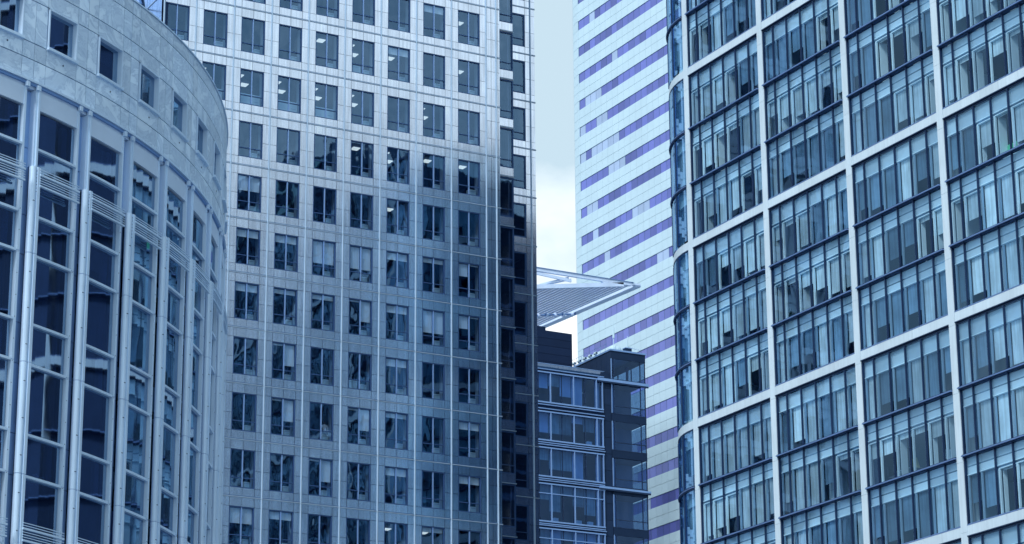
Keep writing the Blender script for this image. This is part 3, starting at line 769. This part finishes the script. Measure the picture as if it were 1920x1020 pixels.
# glazing bays, storey by storey
nst = 0
for kk in range(K0, K1):
    d = DT*kk
    for n in range(0, 9):
        z1 = 36.13-4*n; z0 = lv(n); zn = max(.1, z1-4)
        if z0 < .3: continue
        vis = (-4 <= kk <= 8 and n <= 4)
        tgt = None
        if vis:
            k = LMB()
            ring(k, g0+d, g1+d, -.20, .02, z0-.045, z0+.045, M['lb'], 4, .5)
            w = k.build('window'); k = LMB()
            ring(k, g0+d, g1+d, -.20, .02, zn-.045, zn+.045, M['lb'], 4, .5)
            k.build('transom', w)
            k = LMB()
            ring(k, g0+d, g1+d, -.12, -.115, z0+.045, z1-.045, M['lb_glass'], 4, .5)
            ring(k, g0+d, g1+d, -.12, -.115, zn+.045, z0-.045, M['lb_glass'], 4, .5)
            k.build('pane', w)
            k = LMB()
            ring(k, g0+d, g1+d-.006, -.32, -.30, zn+.05, z0-.1, M['lb_back2'] if kk == 0 or rng.random() < .2 else M['lb_back'], 4)
            ring(k, g1+d-.006, g1+d, -.32, -.20, zn+.05, z0-.1, M['backing'], 1)
            k.build('spandrel_panel', w)
            k = LMB(); e = rng.random()
            if e < .35: ring(k, g0+d+.002, g1+d-.003, -.42, -.41, z1-.1-(.3+rng.random()*.7), z1-.06, M['rb_blind2'], 3)
            ring(k, g1+d-.012, g1+d-.002, -.55, -.40, z0, z1, M['lb_dim'], 1)
            for q in range(rng.randint(0, 9)):
                t = g0+d+.01+rng.random()*.045; ring(k, t, t+.0022, -.6, -.42, z0+.04, z0+.16+.2*rng.random(), M['furn'] if rng.random() < .4 else M['reveal'], 1)
            k.build('window_contents', w)
# slabs and drum
k = LMB()
for n in range(0, 10):
    z = 36.13-4*n
    ring(k, T0+DT*(K0-.5), T0+DT*(K1-.5), -7, -.62, max(0, z-.05) if n else 36.2, z+1.0 if n else 37.1, M['inner'], 60, .5) if z+1 > 0 else None
    z2 = lv(n)-.9
    if z2 > 0: ring(k, T0+DT*(K0-.5), T0+DT*(K1-.5), -7, -.62, z2-1.4, z2, M['inner'], 60, .5)
k.build('floor_slab')
k = LMB()
ring(k, 0, 2*math.pi, -7.4, -7, 0, ZTOP-.4, M['inner'], 72, .5)
ring(k, T0+DT*(K1-.5), T0+DT*(K0-.5)+2*math.pi, -.5, 0, 0, ZTOP, M['stone'], 60, .5)
ring(k, 0, 2*math.pi, -7.4, -.5, ZTOP-.5, ZTOP-.3, M['stone'], 72, .5)
for kk in range(K0, K1):
    ring(k, T0+DT*(kk+.5)-.004, T0+DT*(kk+.5)+.004, -7, -.4, 0, ZTOP-.6, M['inner'], 1, .5)
ring(k, T0+DT*(K0-.5), T0+DT*(K1-.5), -.9, -.6, ZC-.2, ZC+1.2, M['inner'], 60, .5)
k.v = k.v; k.build('inner_wall')
k = LMB()
for kk in range(K0, K1):
    d = DT*kk; ring(k, g0+d, g1+d, -.2, -.12, .1, 16, M['lb_back'], 3)
k.build('lower_glazing')
# cleaning-rig strut on the roof
k = MB(); a = Vector((0,0,0))
k.bar((0,0,0), (-1.4,-2.2,1.9), .16, .16, M['rb_dark']); k.bar((-.2,-.3,.3), (-2.6,-3.6,1.3), .08, .08, M['db_frame']); k.box(-.15,.15,-.15,.15,-.12,.12,M['rb_dark'])
k.bar((-1.4,-2.2,1.9), (-3.2,-1.2,1.7), .12, .12, M['rb_dark'])
q = P(.756, -.6)
tag(k.build('roof_cleaning_rig', loc=(q[0], q[1], ZTOP+.25)), 'dark slanting strut of a cleaning rig on the curved building roof edge', 'roof rig')

# ------------------------------------------------------------ dark low office block
DY = 250.0
db = thing('dark_office_block', 'dark blue low office block with grey window frames between the tower and the striped tower', 'office building', (135,250,0))
DO = Vector((135,250,0))
class DMB(MB):
    def build(s, name, parent=db, **k):
        s.v = [(a-DO.x, b-DO.y, c-DO.z) for a, b, c in s.v]; return MB.build(s, name, parent, **k)
XD0, XD1 = 118.0, 147.55
rows = [(80.25,76.78,0),(75.68,72.42,0),(71.55,68.30,0),(67.45,63.22,1),(62.40,58.3,1),(57.4,53.3,1),(52.4,48.3,1)]
k = DMB(); zp = 80.55
for (t_, b_, _), nxt in zip(rows, rows[1:]+[(0,0,0)]):
    k.box(XD0, XD1, DY+.12, DY+.5, nxt[0] if nxt[0] else 0, b_, M['db_wall'])
    k.box(XD0, XD1, DY+.0, DY+.119, b_-.30, b_-.12, M['db_wall'])
k.box(XD0, XD1, DY+.12, DY+.5, 80.25, 80.6, M['db_wall'])
k.box(XD0, XD0+.3, DY+.5, DY+18, 0, 80.6, M['db_wall']); k.box(XD0, 153.3, DY+18, DY+18.3, 0, 80.6, M['db_wall'])
k.box(XD0+.3, XD1, DY+.5, DY+18, 80.2, 80.5, M['db_wall'])
for q in range(44):                                   # narrow panelled wall beside the corner
    z = 81.2-q*1.9
    if z < 2: break
    k.box(XD1, 148.75, DY+.10, DY+.4, z-1.87, z, M['db_wall'])
k.build('wall')
for t_, b_, tr in rows[:5]:
    k = DMB(); y = DY
    k.box(XD0, XD1+.12, y-.12, y+.12, b_-.12, b_+.04, M['db_frame']); k.box(XD0, XD1+.12, y-.10, y+.12, b_-.36, b_-.26, M['db_frame'])
    k.box(XD0, XD1+.12, y-.12, y+.12, t_-.10, t_+.05, M['db_frame']); k.box(XD0, XD1+.2, y-.16, y+.1, t_+.26, t_+.36, M['db_frame'])
    x = XD1-.0
    xs = [XD1, XD1-.79]+[XD1-.79-2.975*q for q in range(1, 10)]
    for x in xs:
        if x > XD0: k.box(x-.06, x+.06, y-.10, y+.11, b_+.04, t_-.10, M['db_frame'])
    for x in [XD1-.79-2.975*q-1.49 for q in range(0, 9)]:
        if x > XD0: k.box(x-.03, x+.03, y-.0, y+.11, b_+.04, t_-.10, M['rb_dark'])
    if tr: k.box(XD0, XD1, y-.06, y+.11, t_-1.16, t_-1.06, M['db_frame'])
    w = k.build('window')
    k = DMB(); k.quad([(XD0,y+.08,b_),(XD1,y+.08,b_),(XD1,y+.08,t_),(XD0,y+.08,t_)], M['db_glass']); k.build('pane', w)
    k = DMB()
    for x in [XD1-.79-1.4875*q for q in range(0, 18)]:
        if rng.random() < .75 and x-1.45 > XD0: k.box(x-1.45, x-.05, y+.55, y+.57, b_+(t_-b_)*rng.choice([.05,.3,.5,.6,.75]), t_, M['rb_blind2'] if rng.random() < .6 else M['lb_dim'])
        if rng.random() < .3 and x-1 > XD0: k.box(x-.9, x-.3, y+.6, y+1, b_, b_+.6, M['reveal'])
    k.box(XD1-.7, XD1-.1, y+.5, y+.55, b_, t_, M['lb_dim'])
    k.build('blind', w)
k = DMB(); k.box(XD0, XD1, DY+6, DY+6.2, 0, 80.2, M['db_in'])
for t_, b_, tr in rows: k.box(XD0+.3, 148.7, DY+.55, DY+6, t_, t_+.8, M['db_in'])
k.build('interior')
k = DMB(); x = 148.3
while x > XD0:
    k.box(x-2.95, x-.02, DY+.9, DY+.93, 80.55, 81.5, M['db_par']); x -= 2.97
k.box(XD0, 148.4, DY+.86, DY+.97, 81.5, 81.56, M['db_frame']); k.box(148.32, 148.4, DY+.86, DY+.97, 80.5, 81.5, M['rb_dark'])
k.build('parapet')
# glazed corner block
BX0, BX1, BY1, BZ = 148.78, 153.35, DY+11.0, 84.05
k = DMB()
k.box(BX0, BX1, DY, DY+.15, 82.95, 83.85, M['db_wall']); k.box(BX0, BX0+.1, DY+.15, BY1, 80.5, 83.85, M['db_wall'])
k.box(BX0+.1, BX1, BY1-.1, BY1, 82.9, 83.85, M['db_wall']); k.box(BX1-.1, BX1, DY+.15, BY1-.1, 82.95, 83.85, M['db_wall'])
for y in range(1, 10): k.box(BX0-.02, BX0, DY+y*1.1, DY+y*1.1+.03, 80.6, 83.8, M['rb_dark'])
k.build('corner_block_wall')
k = DMB(); k.box(BX0-.1, BX1+.1, DY-.1, BY1+.1, 83.86, 84.05, M['db_frame']); k.build('flat_roof')
crn = [(80.55,82.93,'see'),(76.55,79.95,0),(72.30,75.60,0),(68.05,71.30,0),(63.4,67.1,0),(59.2,62.5,0),(55,58.2,0)]
for z0, z1, kind in crn:
    k = DMB(); m_ = M['rb_dark']
    if kind == 'see':
        k.box(BX0+2.0, BX0+2.3, DY+.0, DY+.1, z0, z1-.8, m_)
        for x in (BX0+1.2, BX0+2.6, BX1-.1): k.box(x, x+.08, BY1-.1, BY1, z0, z1, m_)
        k.box(BX0+.1, BX1-.1, BY1-.1, BY1-.02, z0+1.3, z0+1.4, m_)
        for y in (DY+3, DY+6, DY+9): k.box(BX1-.1, BX1, y, y+.15, z0, z1, m_)
    else:
        k.box(BX0+.35, BX1-.12, DY+.0, DY+.1, z0+.82, z0+.92, m_)
    k.box(BX0, BX1, DY-.02, DY+.12, z0-.08, z0, m_)
    w = k.build('corner_window')
    for x in (BX0, BX0+.28, BX1-.12, BX1-.75):
        k = DMB(); k.box(x, x+.07, DY-.03, DY+.1, z0, z1, m_ if x > BX0 else M['db_frame']); k.build('mullion', w)
    k = DMB(); k.quad([(BX0,DY+.06,z0),(BX1,DY+.06,z0),(BX1,DY+.06,z1),(BX0,DY+.06,z1)], M['db_glass'])
    k.quad([(BX1-.05,DY+.1,z0),(BX1-.05,BY1,z0),(BX1-.05,BY1,z1),(BX1-.05,DY+.1,z1)], M['db_glass'])
    if kind != 'see':
        k.box(BX0+.1, BX1-.2, DY+3, DY+3.2, z0-.8, z1+.8, M['db_in'])
        k.box(BX0+.02, BX0+.5, DY+.3, DY+.35, z0, z1, M['lb_dim'])
    k.build('pane', w)
    if kind != 'see':
        k = DMB(); k.box(BX0, BX1, DY+.0, DY+.15, z0-.95, z0-.085, M['db_wall']); k.box(BX0+.1, BX1-.1, DY+.2, BY1-.2, z0-.9, z0-.1, M['db_wall']); k.build('spandrel')
k = DMB(); k.box(146.9, 153.62, DY-.25, DY+.0, 80.10, 80.40, M['db_frame']); k.box(146.9, 153.62, DY-.2, DY, 79.95, 80.098, M['rb_dark']); k.build('projecting_ledge')
k = DMB(); k.box(146.9, 153.62, DY-.25, DY+.0, 67.62, 67.85, M['db_frame']); k.box(146.9, 153.62, DY-.2, DY, 67.45, 67.618, M['rb_dark']); k.build('projecting_ledge')
k = DMB(); k.box(BX0, BX0+.1, DY+.15, BY1, 0, 80.4, M['db_wall']); k.box(BX0+.1, BX1, BY1-.1, BY1, 0, 80.4, M['db_wall']); k.box(BX0+.1, BX1, DY, BY1, 0, 54, M['db_wall']); k.box(BX0+.1,BX1-.1,DY+.2,BY1-.1,80.2,80.45,M['db_wall']); k.build('corner_block_base')
# plant block on the terrace
k = MB(); rngz = [(0+i*.92, 0+(i+1)*.92) for i in range(6)]
for z0, z1 in rngz: k.box(-22, 0, 0, 9, z0+.02, z1-.02, M['plant'])
k.box(-21.95, -.05, .05, 8.95, -1, 5.52, M['backing']); k.box(-22, -3.3, .1, 8, 5.53, 5.95, M['plant']); k.box(-.0, .08, -.03, .2, 0, 5.5, M['plant'])
tag(k.build('plant_room', loc=(145.1, 252.6, 80.5)), 'charcoal louvred rooftop plant room behind the parapet of the dark low block', 'plant room')
# roof things
k = MB()
def dome(k, c_, r_, h0, m):
    n = 16; rows_ = 6
    for q in range(rows_):
        a, b = math.pi/2*q/rows_, math.pi/2*(q+1)/rows_
        k.cyl((c_[0], c_[1], c_[2]+h0+r_*math.sin(a)*.7), (c_[0], c_[1], c_[2]+h0+r_*math.sin(b)*.7), r_*math.cos(a), max(.01, r_*math.cos(b)), m, n, .5)
    k.cyl(c_, (c_[0], c_[1], c_[2]+h0), r_*1.03, r_, m, n, .5)
dome(k, (0,0,0), .80, .75, M['hs_white'])
tag(k.build('satellite_dome', loc=(150.85,252.6,84.06)), 'squat white satellite dome on the roof of the dark corner block', 'dome')
k = MB(); k.cyl((0,0,0),(0,0,1.9),.05,.04,M['hs_white'],8); k.cyl((0,0,1.9),(0,0,3.1),.13,.10,M['hs_white'],10); k.cyl((0,0,3.1),(0,0,3.9),.03,.015,M['hs_white'],6); k.box(-.2,.2,-.2,.2,0,.08,M['db_frame'])
tag(k.build('whip_antenna', loc=(150.2,251.7,84.06)), 'white antenna mast standing left of the dome on the dark block roof', 'antenna')
k = MB(); k.box(-.42,.42,-.3,.3,0,.45,M['db_wall']); k.box(-.46,.46,-.34,.34,.45,.52,M['db_frame']); k.cyl((.0,0,.52),(.0,0,1.5),.09,.07,M['hs_white'],8); k.cyl((.0,0,1.5),(.05,0,2.0),.05,.02,M['hs_white'],8)
tag(k.build('vent_housing', loc=(151.35,250.6,84.06)), 'small dark vent box with a white stub pipe right of the dome', 'roof vent')
k = MB()
k.cyl((0,0,0),(0,0,.95),.025,.02,M['db_frame'],6); k.bar((-.3,0,.92),(2.1,.3,.72),.02,.02,M['db_frame'])
for q in range(7): k.bar((-.1+q*.3,-.25,.9-q*.025),(-.1+q*.3,.28,.9-q*.025),.015,.015,M['db_frame'])
tag(k.build('aerial', loc=(151.8,251.2,84.06)), 'thin horizontal aerial with short rods at the right end of the dark block roof', 'aerial')
k = MB()
for q in range(9): k.cyl((0,q*1.1,0),(0,q*1.1,.95),.02,.02,M['db_frame'],6)
for z in (.5,.95): k.cyl((0,-.3,z),(0,9.1,z),.02,.02,M['db_frame'],6)
tag(k.build('roof_railing', loc=(149.0,251.6,84.06)), 'thin grey safety railing running back along the dark corner block roof', 'railing')
for q in range(5):
    k = MB(); k.cyl((0,0,0),(0,0,.18),.10,.10,M['db_frame'],8); k.cyl((0,-.1,.28),(0,.3,.28),.17,.19,M['hs_white'],12); k.cyl((0,-.12,.28),(0,-.1,.28),.12,.12,M['backing'],12)
    tag(k.build('floodlight', loc=(148.72,253.2+q*1.25,84.06)), 'small round white floodlight along the left roof edge of the dark corner block', 'floodlight', 'floodlights along the roof edge')

# ------------------------------------------------------------ canopy
cnp = thing('roof_canopy', 'pale steel wedge shaped canopy with slatted underside jutting out from behind the tower', 'canopy', (145,262,86))
CO = Vector((145,262,86))
class KMB(MB):
    def build(s, name, parent=cnp, **k):
        s.v = [(a-CO.x, b-CO.y, c-CO.z) for a, b, c in s.v]; return MB.build(s, name, parent, **k)
XT, YT, ZT = 160.23, 262.0, 96.62
def zch(x): return ZT-.02-(XT-x)*.168        # underside of the wedge
k = KMB(); k.bar((132,YT,ZT-.12),(XT-1.3,YT,ZT-.12),.35,.42,M['canopy']); k.bar((XT-1.4,YT,ZT-.10),(XT,YT,ZT-.02),.3,.22,M['canopy']); k.bar((132,YT-.03,ZT+.13),(XT-1,YT-.03,ZT+.10),.5,.05,M['db_frame']); k.build('top_chord')
k = KMB(); k.bar((132,YT,zch(132)+.2),(XT-2.4,YT,zch(XT-2.4)+.12),.35,.5,M['canopy'])
vs = [(XT-5.2,YT-.17,zch(XT-5.2)+.35),(XT-1.2,YT-.17,zch(XT-1.2)),(XT-.9,YT-.17,ZT-.1),(XT-5.6,YT-.17,ZT-.2)]
k.add(vs+[(a,b+.34,c_) for a,b,c_ in vs], ((0,1,2,3),(7,6,5,4),(0,4,5,1),(1,5,6,2),(2,6,7,3),(3,7,4,0)), M['canopy'], .5); k.build('bottom_chord')
k = KMB()
for x in (150.8, 143.0, 136.0): k.bar((x,YT,zch(x)+.45),(x,YT,ZT-.33),.36,.36,M['canopy'])
k.build('post')
k = KMB(); k.bar((143.3,YT,ZT-.4),(150.6,YT,zch(150.8)+.75),.2,.34,M['canopy']); k.bar((146.5,YT+.3,zch(146.5)+.5),(150.4,YT+.3,ZT-.4),.16,.2,M['canopy']); k.bar((147.1,YT+.7,zch(147)+.5),(151,YT+.7,ZT-.4),.12,.16,M['canopy'])
k.bar((136.2,YT,ZT-.4),(142.8,YT,zch(143)+.6),.2,.34,M['canopy']); k.build('diagonal_brace')
YE2 = 286.0
def zr(x, y): return zch(x)+(y-YT)*.038
for q in range(26):
    x = XT-1.6-q*.80; k = KMB()
    k.bar((x,YT+.2,zr(x,YT)+.05),(x,YE2,zr(x,YE2)+.05),.24,.10,M['canopy']); k.bar((x-.30,YT+.2,zr(x-.3,YT)+.16),(x-.30,YE2,zr(x-.3,YE2)+.16),.14,.12,M['rb_lip']); k.build('slat')  # second, dark bar stands for the shadowed side of each blade
k = KMB(); k.bar((XT-.35,YT,ZT-.15),(XT-.35,YE2,zr(XT,YE2)+.0),.9,.30,M['canopy']); k.bar((XT-.02,YT,ZT+.04),(XT-.02,YE2,zr(XT,YE2)+.17),.12,.22,M['canopy']); k.build('edge_beam')
k = KMB(); k.cyl((136,277,zr(136,277)-.15),(XT-.4,277,zr(XT-.4,277)-.25),.12,.12,M['db_frame'],10)
for q in range(11):
    x = XT-1.0-q*1.2; k.cyl((x-.12,277,zr(x,277)-.28),(x+.12,277,zr(x,277)-.28),.30,.30,M['canopy'],14)
k.build('roller_bar')
k = KMB(); k.bar((134,YE2,zr(134,YE2)),(XT,YE2,zr(XT,YE2)),.4,.4,M['canopy']); k.build('rear_beam')
for x, y in ((137,263.0),(137,284.0)):
    k = KMB(); k.cyl((x,y,80.5 if y < 268 else 80.5),(x,y,zr(x,y)),.35,.3,M['canopy'],14); k.build('support_column')
k = MB(); k.box(-12,12,0,22,0,80.4,M['db_wall']); k.box(-12.1,12.1,-.1,22.1,80.4,80.5,M['db_frame'])
tag(k.build('rear_office_block', loc=(131,269,0)), 'plain dark block carrying the canopy behind the dark low office block', 'office building')

# ------------------------------------------------------------ buildings only met as reflections
def slab_tower(prof, mat, gm, loc, name, label, cat, depth):
    k = MB(); n = len(prof)
    k.add([(a,0,c_) for a, c_ in prof]+[(a,-depth,c_) for a, c_ in prof], [tuple(range(n)), tuple(range(2*n-1,n-1,-1))]+[(i,n+i,n+(i+1)%n,(i+1)%n) for i in range(n)], mat)
    w0 = tag(k.build(name, loc=loc), label, cat)
    def top(x):
        for (a, c1), (b, c2) in zip(prof[1:-1], prof[2:]):
            if a <= x <= b and b > a: return c1+(c2-c1)*(x-a)/(b-a)
        return 0
    k = MB()
    for z in range(8, 168, 4):
        for x in range(int(prof[0][0])+1, int(prof[-1][0])-2, 3):
            if z+3 < min(top(x), top(x+2.6)): k.box(x+.5, x+2.2, .02, .1, z, z+2.2, gm)
    k.build('window', w0, kind='stuff')
    return w0
w1 = slab_tower([(74.4,0),(74.4,163.5),(86,163),(98,153),(120,143),(120,0)], M['ref_gran'], M['ref_glass'], (128,-78,0), 'granite_tower', 'grey blue granite tower with a sloping top standing behind the viewer', 'office tower', 28)
w0 = slab_tower([(0,0),(0,100),(24,136),(38,157),(60,167),(74,165),(74,0)], M['ref_mid'], M['ref_glass'], (128,-78,0), 'concrete_tower', 'grey concrete tower with steel braces and a stepped shoulder behind the viewer', 'office tower', 30)
k = MB()
for a, b in (((34,.6,88),(62,.6,128)),((60,.6,150),(36,.6,128)),((44,.6,60),(44,.6,166)),((58,.6,100),(70,.6,166)),((50,.6,90),(78,.6,118)),((34,.6,104),(48,.6,116)),((36,.6,146),(56,.6,162)),((30,.6,40),(34,.6,124))): k.bar(a, b, .6, 2.0, M['ref_light'])
k.build('steel_brace', w0)
k = MB(); k.box(0,40,0,40,0,95,M['ref_dark'])
for z in range(6,92,4): k.box(-.05,40.05,-.05,40.05,z,z+.5,M['db_frame'])
tag(k.build('far_office_block', loc=(96,345,0)), 'dark office block with pale floor edges hidden behind the central tower', 'office building')

# ------------------------------------------------------------ person at the window
def person(loc):
    root = MB()
    me = bpy.data.meshes.new('person'); bm = bmesh.new()
    J = dict(pel=(0,0,.92),bel=(0,0,1.08),che=(0,-.01,1.30),nb=(0,0,1.44),neck=(0,-.01,1.50),hd=(0,-.02,1.62),tp=(0,-.01,1.74),
      ls=(-.19,0,1.40),le=(-.25,.02,1.12),lw=(-.15,-.20,1.02),lh=(-.11,-.27,1.03),rs=(.19,0,1.40),re=(.26,.03,1.12),rw=(.20,-.12,.92),rh=(.18,-.17,.86),
      lhip=(-.1,0,.88),lk=(-.11,-.02,.48),la=(-.11,.01,.09),lt=(-.12,-.16,.04),rhip=(.1,0,.88),rk=(.11,-.02,.48),ra=(.12,.01,.09),rt=(.13,-.16,.04))
    Rr = dict(pel=.15,bel=.14,che=.165,nb=.09,neck=.055,hd=.095,tp=.07,ls=.065,le=.045,lw=.032,lh=.03,rs=.065,re=.045,rw=.032,rh=.03,lhip=.09,lk=.06,la=.042,lt=.035,rhip=.09,rk=.06,ra=.042,rt=.035)
    E_ = [('pel','bel'),('bel','che'),('che','nb'),('nb','neck'),('neck','hd'),('hd','tp'),('che','ls'),('ls','le'),('le','lw'),('lw','lh'),('che','rs'),('rs','re'),('re','rw'),('rw','rh'),('pel','lhip'),('lhip','lk'),('lk','la'),('la','lt'),('pel','rhip'),('rhip','rk'),('rk','ra'),('ra','rt')]
    V = {k_: bm.verts.new(p) for k_, p in J.items()}
    for s_, w_, h_ in (('l',-1,'lh'),('r',1,'rh')):       # five fingers each
        base = Vector(J[h_]); wv = Vector(J[s_+'w']); d = (base-wv).normalized(); side = d.cross(Vector((0,0,1))).normalized()
        for q, ln in enumerate((.06,.075,.08,.072,.055)):
            o_ = side*(.024-.012*q)
            if q == 0: a = base+side*.03*w_-d*.02; b_ = a+(side*w_*.6+d*.8)*.05
            else: a = base+o_+d*.02; b_ = a+d*ln*.7+Vector((0,0,-.02))
            V[f'{h_}{q}a'] = bm.verts.new(a); V[f'{h_}{q}b'] = bm.verts.new(b_); Rr[f'{h_}{q}a'] = .010; Rr[f'{h_}{q}b'] = .008
            E_ += [(h_, f'{h_}{q}a'), (f'{h_}{q}a', f'{h_}{q}b')]
    for a, b_ in E_: bm.edges.new((V[a], V[b_]))
    bm.verts.index_update(); idx = {k_: v.index for k_, v in V.items()}
    bm.to_mesh(me); bm.free()
    o = bpy.data.objects.new('person', me); S.collection.objects.link(o)
    sk = o.modifiers.new('skin', 'SKIN')
    if not me.skin_vertices: me.skin_vertices
    tmp = bmesh.new(); tmp.from_mesh(me); lay = tmp.verts.layers.skin.verify(); tmp.verts.ensure_lookup_table()
    for k_, i in idx.items():
        s_ = tmp.verts[i][lay]; rr_ = Rr[k_]; s_.radius = (rr_, rr_*.8 if k_ in ('che','bel','pel') else rr_); s_.use_root = (k_ == 'pel')
    tmp.to_mesh(me); tmp.free()
    ss = o.modifiers.new('subsurf', 'SUBSURF'); ss.levels = 1; ss.render_levels = 1
    dg = bpy.context.evaluated_depsgraph_get(); ev = o.evaluated_get(dg); m2 = bpy.data.meshes.new_from_object(ev)
    o.modifiers.clear(); o.data = m2
    for m_ in (M['skin'], M['shirt'], M['trousers']): m2.materials.append(m_)
    for p in m2.polygons:
        c_ = p.center; p.use_smooth = True
        i = 0
        if c_.z < .96 and abs(c_.x) < .18 : i = 2
        elif .9 < c_.z < 1.47 and c_.y > -.17 : i = 1
        elif c_.z < .8: i = 2
        p.material_index = i
    tag(o, 'person in a white shirt standing at a dark tower window with hands in front', 'person')
    hb = MB(); dome(hb, (0, .0, 1.66), .098, 0, M['hair']); h_ = hb.build('hair', o, smooth=True)
    nb_ = MB(); nb_.cyl((0,-.105,1.63),(0,-.135,1.60),.008,.016,M['skin'],8); nb_.build('nose', o)
    eb = MB()
    for x in (-.034,.034): eb.cyl((x,-.098,1.645),(x,-.108,1.645),.010,.006,M['hair'],8)
    eb.build('eyes', o)
    o.location = loc; o.rotation_euler.z = R(-20)
    return o
person((74.93, 165.55, 46.17))

# ------------------------------------------------------------ furniture seen through the glass at right
def rbf(b, s_): return ZB-MOD*b-BH/2-SH*(s_+1)+.13
zf = rbf(2, 1)
k = MB(); k.box(0,1.0,-1.15,0,0,1.75,M['furn']); k.box(.2,.7,-1.05,-.75,1.75,2.6,M['furn'])
for z in (.45,.9,1.35): k.box(-.012,0,-1.1,-.05,z,z+.02,M['reveal'])
tag(k.build('storage_cabinet', loc=(RX+1.0, 128.6, zf)), 'tall white cabinet with a narrow box on top behind glass near the second column', 'cabinet')
def chair(loc, label, mat, rz=0):
    t = thing('office_chair', label, 'chair', loc, None); t.rotation_euler.z = rz
    k = MB(); k.box(-.25,.25,-.25,.25,.45,.53,mat); k.build('seat', t)
    k = MB(); k.box(-.23,.23,.22,.29,.60,1.10,mat); k.box(-.04,.04,.25,.30,.50,.62,M['rb_dark']); k.build('backrest', t)
    k = MB(); k.cyl((0,0,.1),(0,0,.45),.03,.03,M['rb_dark'],8)
    for q in range(5): a = q*1.2566; k.bar((0,0,.10),(.28*math.cos(a),.28*math.sin(a),.05),.04,.04,M['rb_dark'])
    k.build('base', t); return t
def desk(loc, label):
    t = thing('desk', label, 'desk', loc)
    k = MB(); k.box(0,.8,-1.6,0,.70,.74,M['wood']); k.build('desk_top', t)
    for x, y in ((.05,-.1),(.7,-.1),(.05,-1.5),(.7,-1.5)):
        k = MB(); k.box(x,x+.05,y,y+.05,0,.699,M['rb_lip']); k.build('leg', t)
    return t
z21 = rbf(2,1)
y2 = cyc(2)-CW/2
desk((RX+1.1, y2-1.3, z21), 'grey desk behind the second pane of the dark open storey right of the third column')
chair((RX+1.3, y2-.9, z21), 'dark office chair at the left end of the dark open storey', M['chair'], .5)
k = MB(); k.box(-.03,.03,-.2,.2,.9,1.35,M['olive']); k.add([(-.1,-.35,.7),(.1,-.35,.7),(.1,.35,.7),(-.1,.35,.7),(-.04,-.2,1.3),(.04,-.2,1.3),(.04,.2,1.3),(-.04,.2,1.3)], MB.BF, M['olive']); k.cyl((0,0,0),(0,0,1.45),.025,.025,M['rb_dark'],8); k.cyl((0,0,0),(0,0,.03),.2,.2,M['rb_dark'],12)
tag(k.build('coat_stand', loc=(RX+1.6, y2-2.6, z21)), 'olive coat hanging on a stand behind the dark open windows at right', 'coat stand')
chair((RX+1.2, y2-6.2, z21), 'white backed office chair behind the fifth pane of the dark open storey', M['furn'], -.6)
k = MB()
for q, (h_, m_) in enumerate(((.5,'furn'),(.35,'reveal'),(.4,'wood'),(.35,'furn'))):
    zz_ = sum((.5,.35,.4,.35)[:q]); k.box(0,.5,-.5,0,zz_+.005,zz_+h_,M[m_])
tag(k.build('stacked_boxes', loc=(RX+.95, y2-7.95, z21)), 'stack of pale boxes against the right end of the dark open storey', 'boxes')
zg = rbf(1, 0)
k = MB(); k.box(0,.35,-.9,0,.0,.40,M['green']); k.box(.03,.32,-.85,-.05,.40,.48,M['green'])
tag(k.build('crate', loc=(RX+.9, 109.9, zg+.35)), 'bright green plastic crate on a sill at the right edge', 'crate')
k = MB(); k.box(0,.5,-1.6,.1,0,.345,M['furn'])
tag(k.build('low_shelf', loc=(RX+.85, 109.95, zg)), 'low white shelf under the green crate at the right edge', 'shelf')
def plantpot(loc, label):
    t = thing('potted_plant', label, 'plant', loc)
    k = MB(); k.cyl((0,0,0),(0,0,.35),.14,.19,M['furn'],12); k.build('pot', t)
    k = MB(); rg = random.Random(int(loc[1]*10))
    for q in range(40):
        a = rg.random()*6.28; l = .3+.4*rg.random(); e = .3+1.1*rg.random(); d = Vector((math.cos(a)*math.cos(e), math.sin(a)*math.cos(e), math.sin(e)))*l; s_ = Vector((-math.sin(a), math.cos(a), 0))*.05
        k.quad([(0,0,.33), Vector((0,0,.33))+d*.5+s_, Vector((0,0,.33))+d, Vector((0,0,.33))+d*.5-s_], M['leaf'])
    k.build('leaves', t)
M['leaf'] = pbr('dusty_leaf', (.05,.13,.11), .6)
plantpot((RX+.9, cyc(1)-CW/2-.7, rbf(1,1)), 'potted plant behind the first pane right of the second column')
plantpot((RX+.9, cyc(1)-CW/2-6.2, rbf(1,1)), 'potted plant behind the fifth pane right of the second column')
plantpot((RX+.9, cyc(0)-CW/2-.6, rbf(1,1)), 'potted plant behind the lowest left pane beside the rounded corner column')
chair((RX+1.0, cyc(0)-CW/2-5.3, rbf(1,0)), 'dark office chair behind the fifth pane right of the rounded corner', M['chair'], 1)
